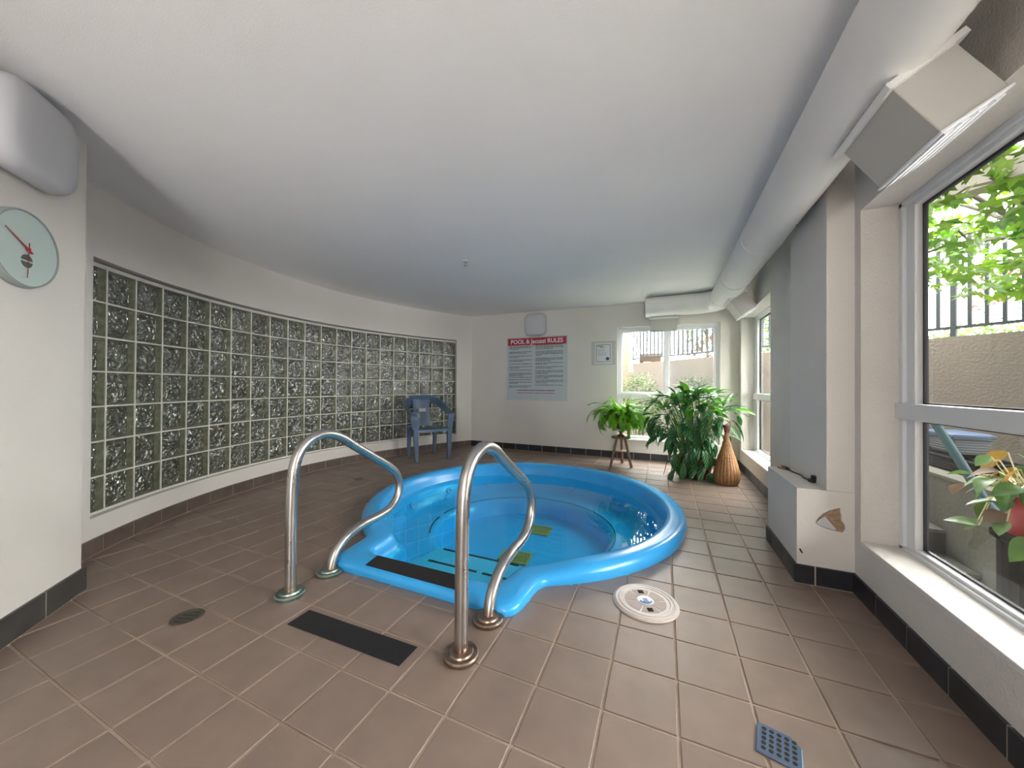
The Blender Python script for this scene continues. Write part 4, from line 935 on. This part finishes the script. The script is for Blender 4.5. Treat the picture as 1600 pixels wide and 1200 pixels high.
for i in range(70):
    a = rnd.uniform(0, 2*PI); r = rnd.uniform(.06, .25); z = .20+.10*math.cos(r*8)+rnd.uniform(-.18, .08)
    kind = 'y' if (z > .24 and rnd.random() < .4) else ('b' if rnd.random() < .22 else 'g')
    p = Vector((r*math.cos(a)*.8, r*math.sin(a)*1.3, z)); o = link('leaf', rnd.choice(HV[kind]), {'y': YEL, 'g': GRN, 'b': BRN}[kind], pp, loc=p, rot=(rnd.uniform(-.5, .5), rnd.uniform(-.2, 1.1), a+rnd.uniform(-.5, .5))); o.scale = (rnd.uniform(.6, 1.05),)*3
    sb.tube([(0, 0, .17), (p.x*.6, p.y*.6, .24), tuple(p)], .0028, 4, False)
tag(B('stems', sb, mat('pale_stalk', (.45, .42, .25), .6), pp), kind='stuff')
m = MB(); m.lathe([(.10, 0), (.10, .72), (.12, .73), (.12, .75), (0, .75)], 20); o = B('plant_stand', m, DKCON); o.location = (1.50, 2.34, -.35); tag(o, 'dark round pedestal under the patio plant', 'stand')
# ---------------------------------------------------------------- trees
def maple_leaf(sz, nm='leaf'):
    m = MB(); P = []; k = 5
    for i in range(k):
        a = math.radians(-110+55*i); r = sz*(1 if i == 2 else (.85 if i in (1, 3) else .55)); P.append((r*math.cos(a), r*math.sin(a)))
        if i < k-1: a += math.radians(27.5); P.append((sz*.42*math.cos(a), sz*.42*math.sin(a)))
    V = [(0, 0, 0)]+[(x, y, -.12*(x*x+y*y)/sz) for x, y in P]; m.add(V, [(0, i, i+1) for i in range(1, len(P))]); return m.mesh(nm)
MAPL = leafmat('maple_green', (.055, .16, .006), (.15, .24, .012), 3, .45, .45, .25)
BARK = mat('dark_bark', (.055, .045, .035), .8, var=.3, vscale=30)
def tree(name, label, base, crown, R_, nobj, nstuff, lm, sz, limbs, seed, trunk_r=.06):
    rnd = random.Random(seed); t = thing(name, label, 'tree', base); c = Vector(crown)-Vector(base)
    mt = MB(); top = c+Vector((0, 0, -R_[2]*.4)); mt.tube(catmull([(0, 0, 0), top*.5+Vector((.05, .03, 0)), top, c+Vector((0, 0, R_[2]*.5))], 4), [trunk_r*(1-.06*i) for i in range(13)], 10); B('trunk', mt, BARK, t, sm=60)
    tips = []
    for k in range(limbs):
        a = 2*PI*k/limbs+rnd.uniform(-.3, .3); e = rnd.uniform(-.5, .6); d = Vector((math.cos(a)*R_[0]*.8, math.sin(a)*R_[1]*.8, e*R_[2])); p1 = top; p3 = c+d; p2 = p1.lerp(p3, .5)+Vector((rnd.uniform(-.1, .1), rnd.uniform(-.1, .1), .12))
        mb2 = MB(); cp = catmull([p1, p2, p3], 5); mb2.tube(cp, [trunk_r*.35*(1-.075*i) for i in range(11)], 7)
        for q in range(4):
            b = cp[3+2*q-1]; e2 = b+Vector((rnd.uniform(-.3, .3), rnd.uniform(-.3, .3), rnd.uniform(-.2, .2))); mb2.tube([b, b.lerp(e2, .5)+Vector((0, 0, .04)), e2], [.010, .007, .004], 5); tips.append(e2)
        B('branch', mb2, BARK, t, sm=60)
    me = [maple_leaf(sz), maple_leaf(sz*.8)]
    def rp():
        while True:
            v = Vector((rnd.uniform(-1, 1), rnd.uniform(-1, 1), rnd.uniform(-1, 1)))
            if v.length < 1: break
        v *= (1/max(.25, v.length))**.35*.95
        return c+Vector((v.x*R_[0], v.y*R_[1], v.z*R_[2]))
    for i in range(nobj):
        o = link('leaf', me[i % 2], lm, t, loc=rp(), rot=(rnd.gauss(0, .5), rnd.gauss(.25, .5), rnd.uniform(0, 2*PI)))
    if nstuff:
        m = MB(); base_v = [Vector(v.co) for v in me[0].vertices]; fs = [tuple(p.vertices) for p in me[0].polygons]
        from mathutils import Euler
        for i in range(nstuff):
            R3 = Euler((rnd.gauss(0, .6), rnd.gauss(.2, .6), rnd.uniform(0, 6.28))).to_matrix(); p = rp(); s = rnd.uniform(.7, 1.2); m.add([p+R3 @ (v*s) for v in base_v], fs)
        o = link('foliage', m.mesh('foliage'), lm, t); tag(o, kind='stuff')
    return t
tree('maple_tree', 'bright green maple tree close outside the near window', (3.3, 2.9, .33), (2.45, 3.75, 2.42), (1.15, .95, .72), 292, 1500, MAPL, .095, 10, 3)
REDL = leafmat('red_leaf', (.09, .022, .015), (.13, .045, .034), 5, .4, .5, .2)
tree('red_leaf_tree', 'small red leaved tree beyond the railing at the right', (4.4, 6.2, 1.45), (4.3, 6.1, 2.35), (1.0, 1.0, .55), 0, 900, REDL, .05, 6, 8, .03)
LGR = leafmat('light_green_leaf', (.05, .11, .012), (.11, .17, .03), 3, .45, .5, .2)
tree('garden_tree', 'light green tree beyond the railing seen in the far right window', (2.35, 9.6, 1.45), (2.35, 9.6, 2.9), (1.1, 1.1, 1.35), 0, 2200, LGR, .09, 6, 9, .05)
tree('garden_tree', 'pale green tree seen at the top right of the end window', (1.15, 12.0, 1.45), (1.15, 12.0, 3.0), (.7, .7, .9), 0, 900, LGR, .09, 5, 12, .05)
tree('red_leaf_tree', 'reddish shrub tree beyond the railing in the end window', (.95, 10.2, 1.45), (1.0, 10.2, 1.95), (.65, .6, .45), 0, 700, REDL, .06, 5, 21, .03)
def shrub(name, label, c, R_, n, lm, sz, seed, z0=None):
    rnd = random.Random(seed); t = thing(name, label, 'shrub', (c[0], c[1], c[2]-R_[2] if z0 is None else z0)); off_ = Vector((0, 0, c[2]-t.location.z)); m = MB(); st_ = MB()
    for i in range(n):
        th = rnd.uniform(0, 2*PI); zz = rnd.uniform(-1, 1); rr = math.sqrt(1-zz*zz); d = Vector((rr*math.cos(th), rr*math.sin(th), zz)); k = rnd.uniform(.7, 1.02)*(1+.12*math.sin(th*5)+.1*math.sin(zz*9)); p = off_+Vector((d.x*R_[0], d.y*R_[1], d.z*R_[2]))*k
        u = Vector((rnd.uniform(-1, 1), rnd.uniform(-1, 1), rnd.uniform(-.2, 1))).normalized(); v = u.cross(Vector((rnd.uniform(-1, 1), rnd.uniform(-1, 1), rnd.uniform(-1, 1)))).normalized()
        m.add([p, p+u*sz*.5+v*sz*.25, p+u*sz, p+u*sz*.5-v*sz*.25], [(0, 1, 2, 3)])
    for k in range(9):
        a = 2*PI*k/9; st_.tube([(0, 0, 0), (R_[0]*.4*math.cos(a), R_[1]*.4*math.sin(a), off_.z), (R_[0]*.7*math.cos(a), R_[1]*.7*math.sin(a), off_.z+R_[2]*.5)], [.012, .008, .003], 5)
    B('stems', st_, BARK, t); tag(link('foliage', m.mesh('foliage'), lm, t), kind='stuff')
SHR = leafmat('grey_green_shrub', (.035, .062, .02), (.085, .12, .05), 6, .35, .6, .2)
shrub('shrub', 'fine leaved green shrub outside the left half of the end window', (-.40, 6.45, .72), (.38, .38, .50), 3600, SHR, .045, 1, -.35)
shrub('shrub', 'fine leaved green shrub outside the right half of the end window', (.46, 6.22, .68), (.38, .26, .48), 3400, SHR, .045, 2, -.35)
shrub('hedge', 'yellow green clipped hedge on the terrace right of the maple', (3.55, 6.15, 1.60), (.55, .35, .20), 2200, LGR, .05, 3, 1.45)
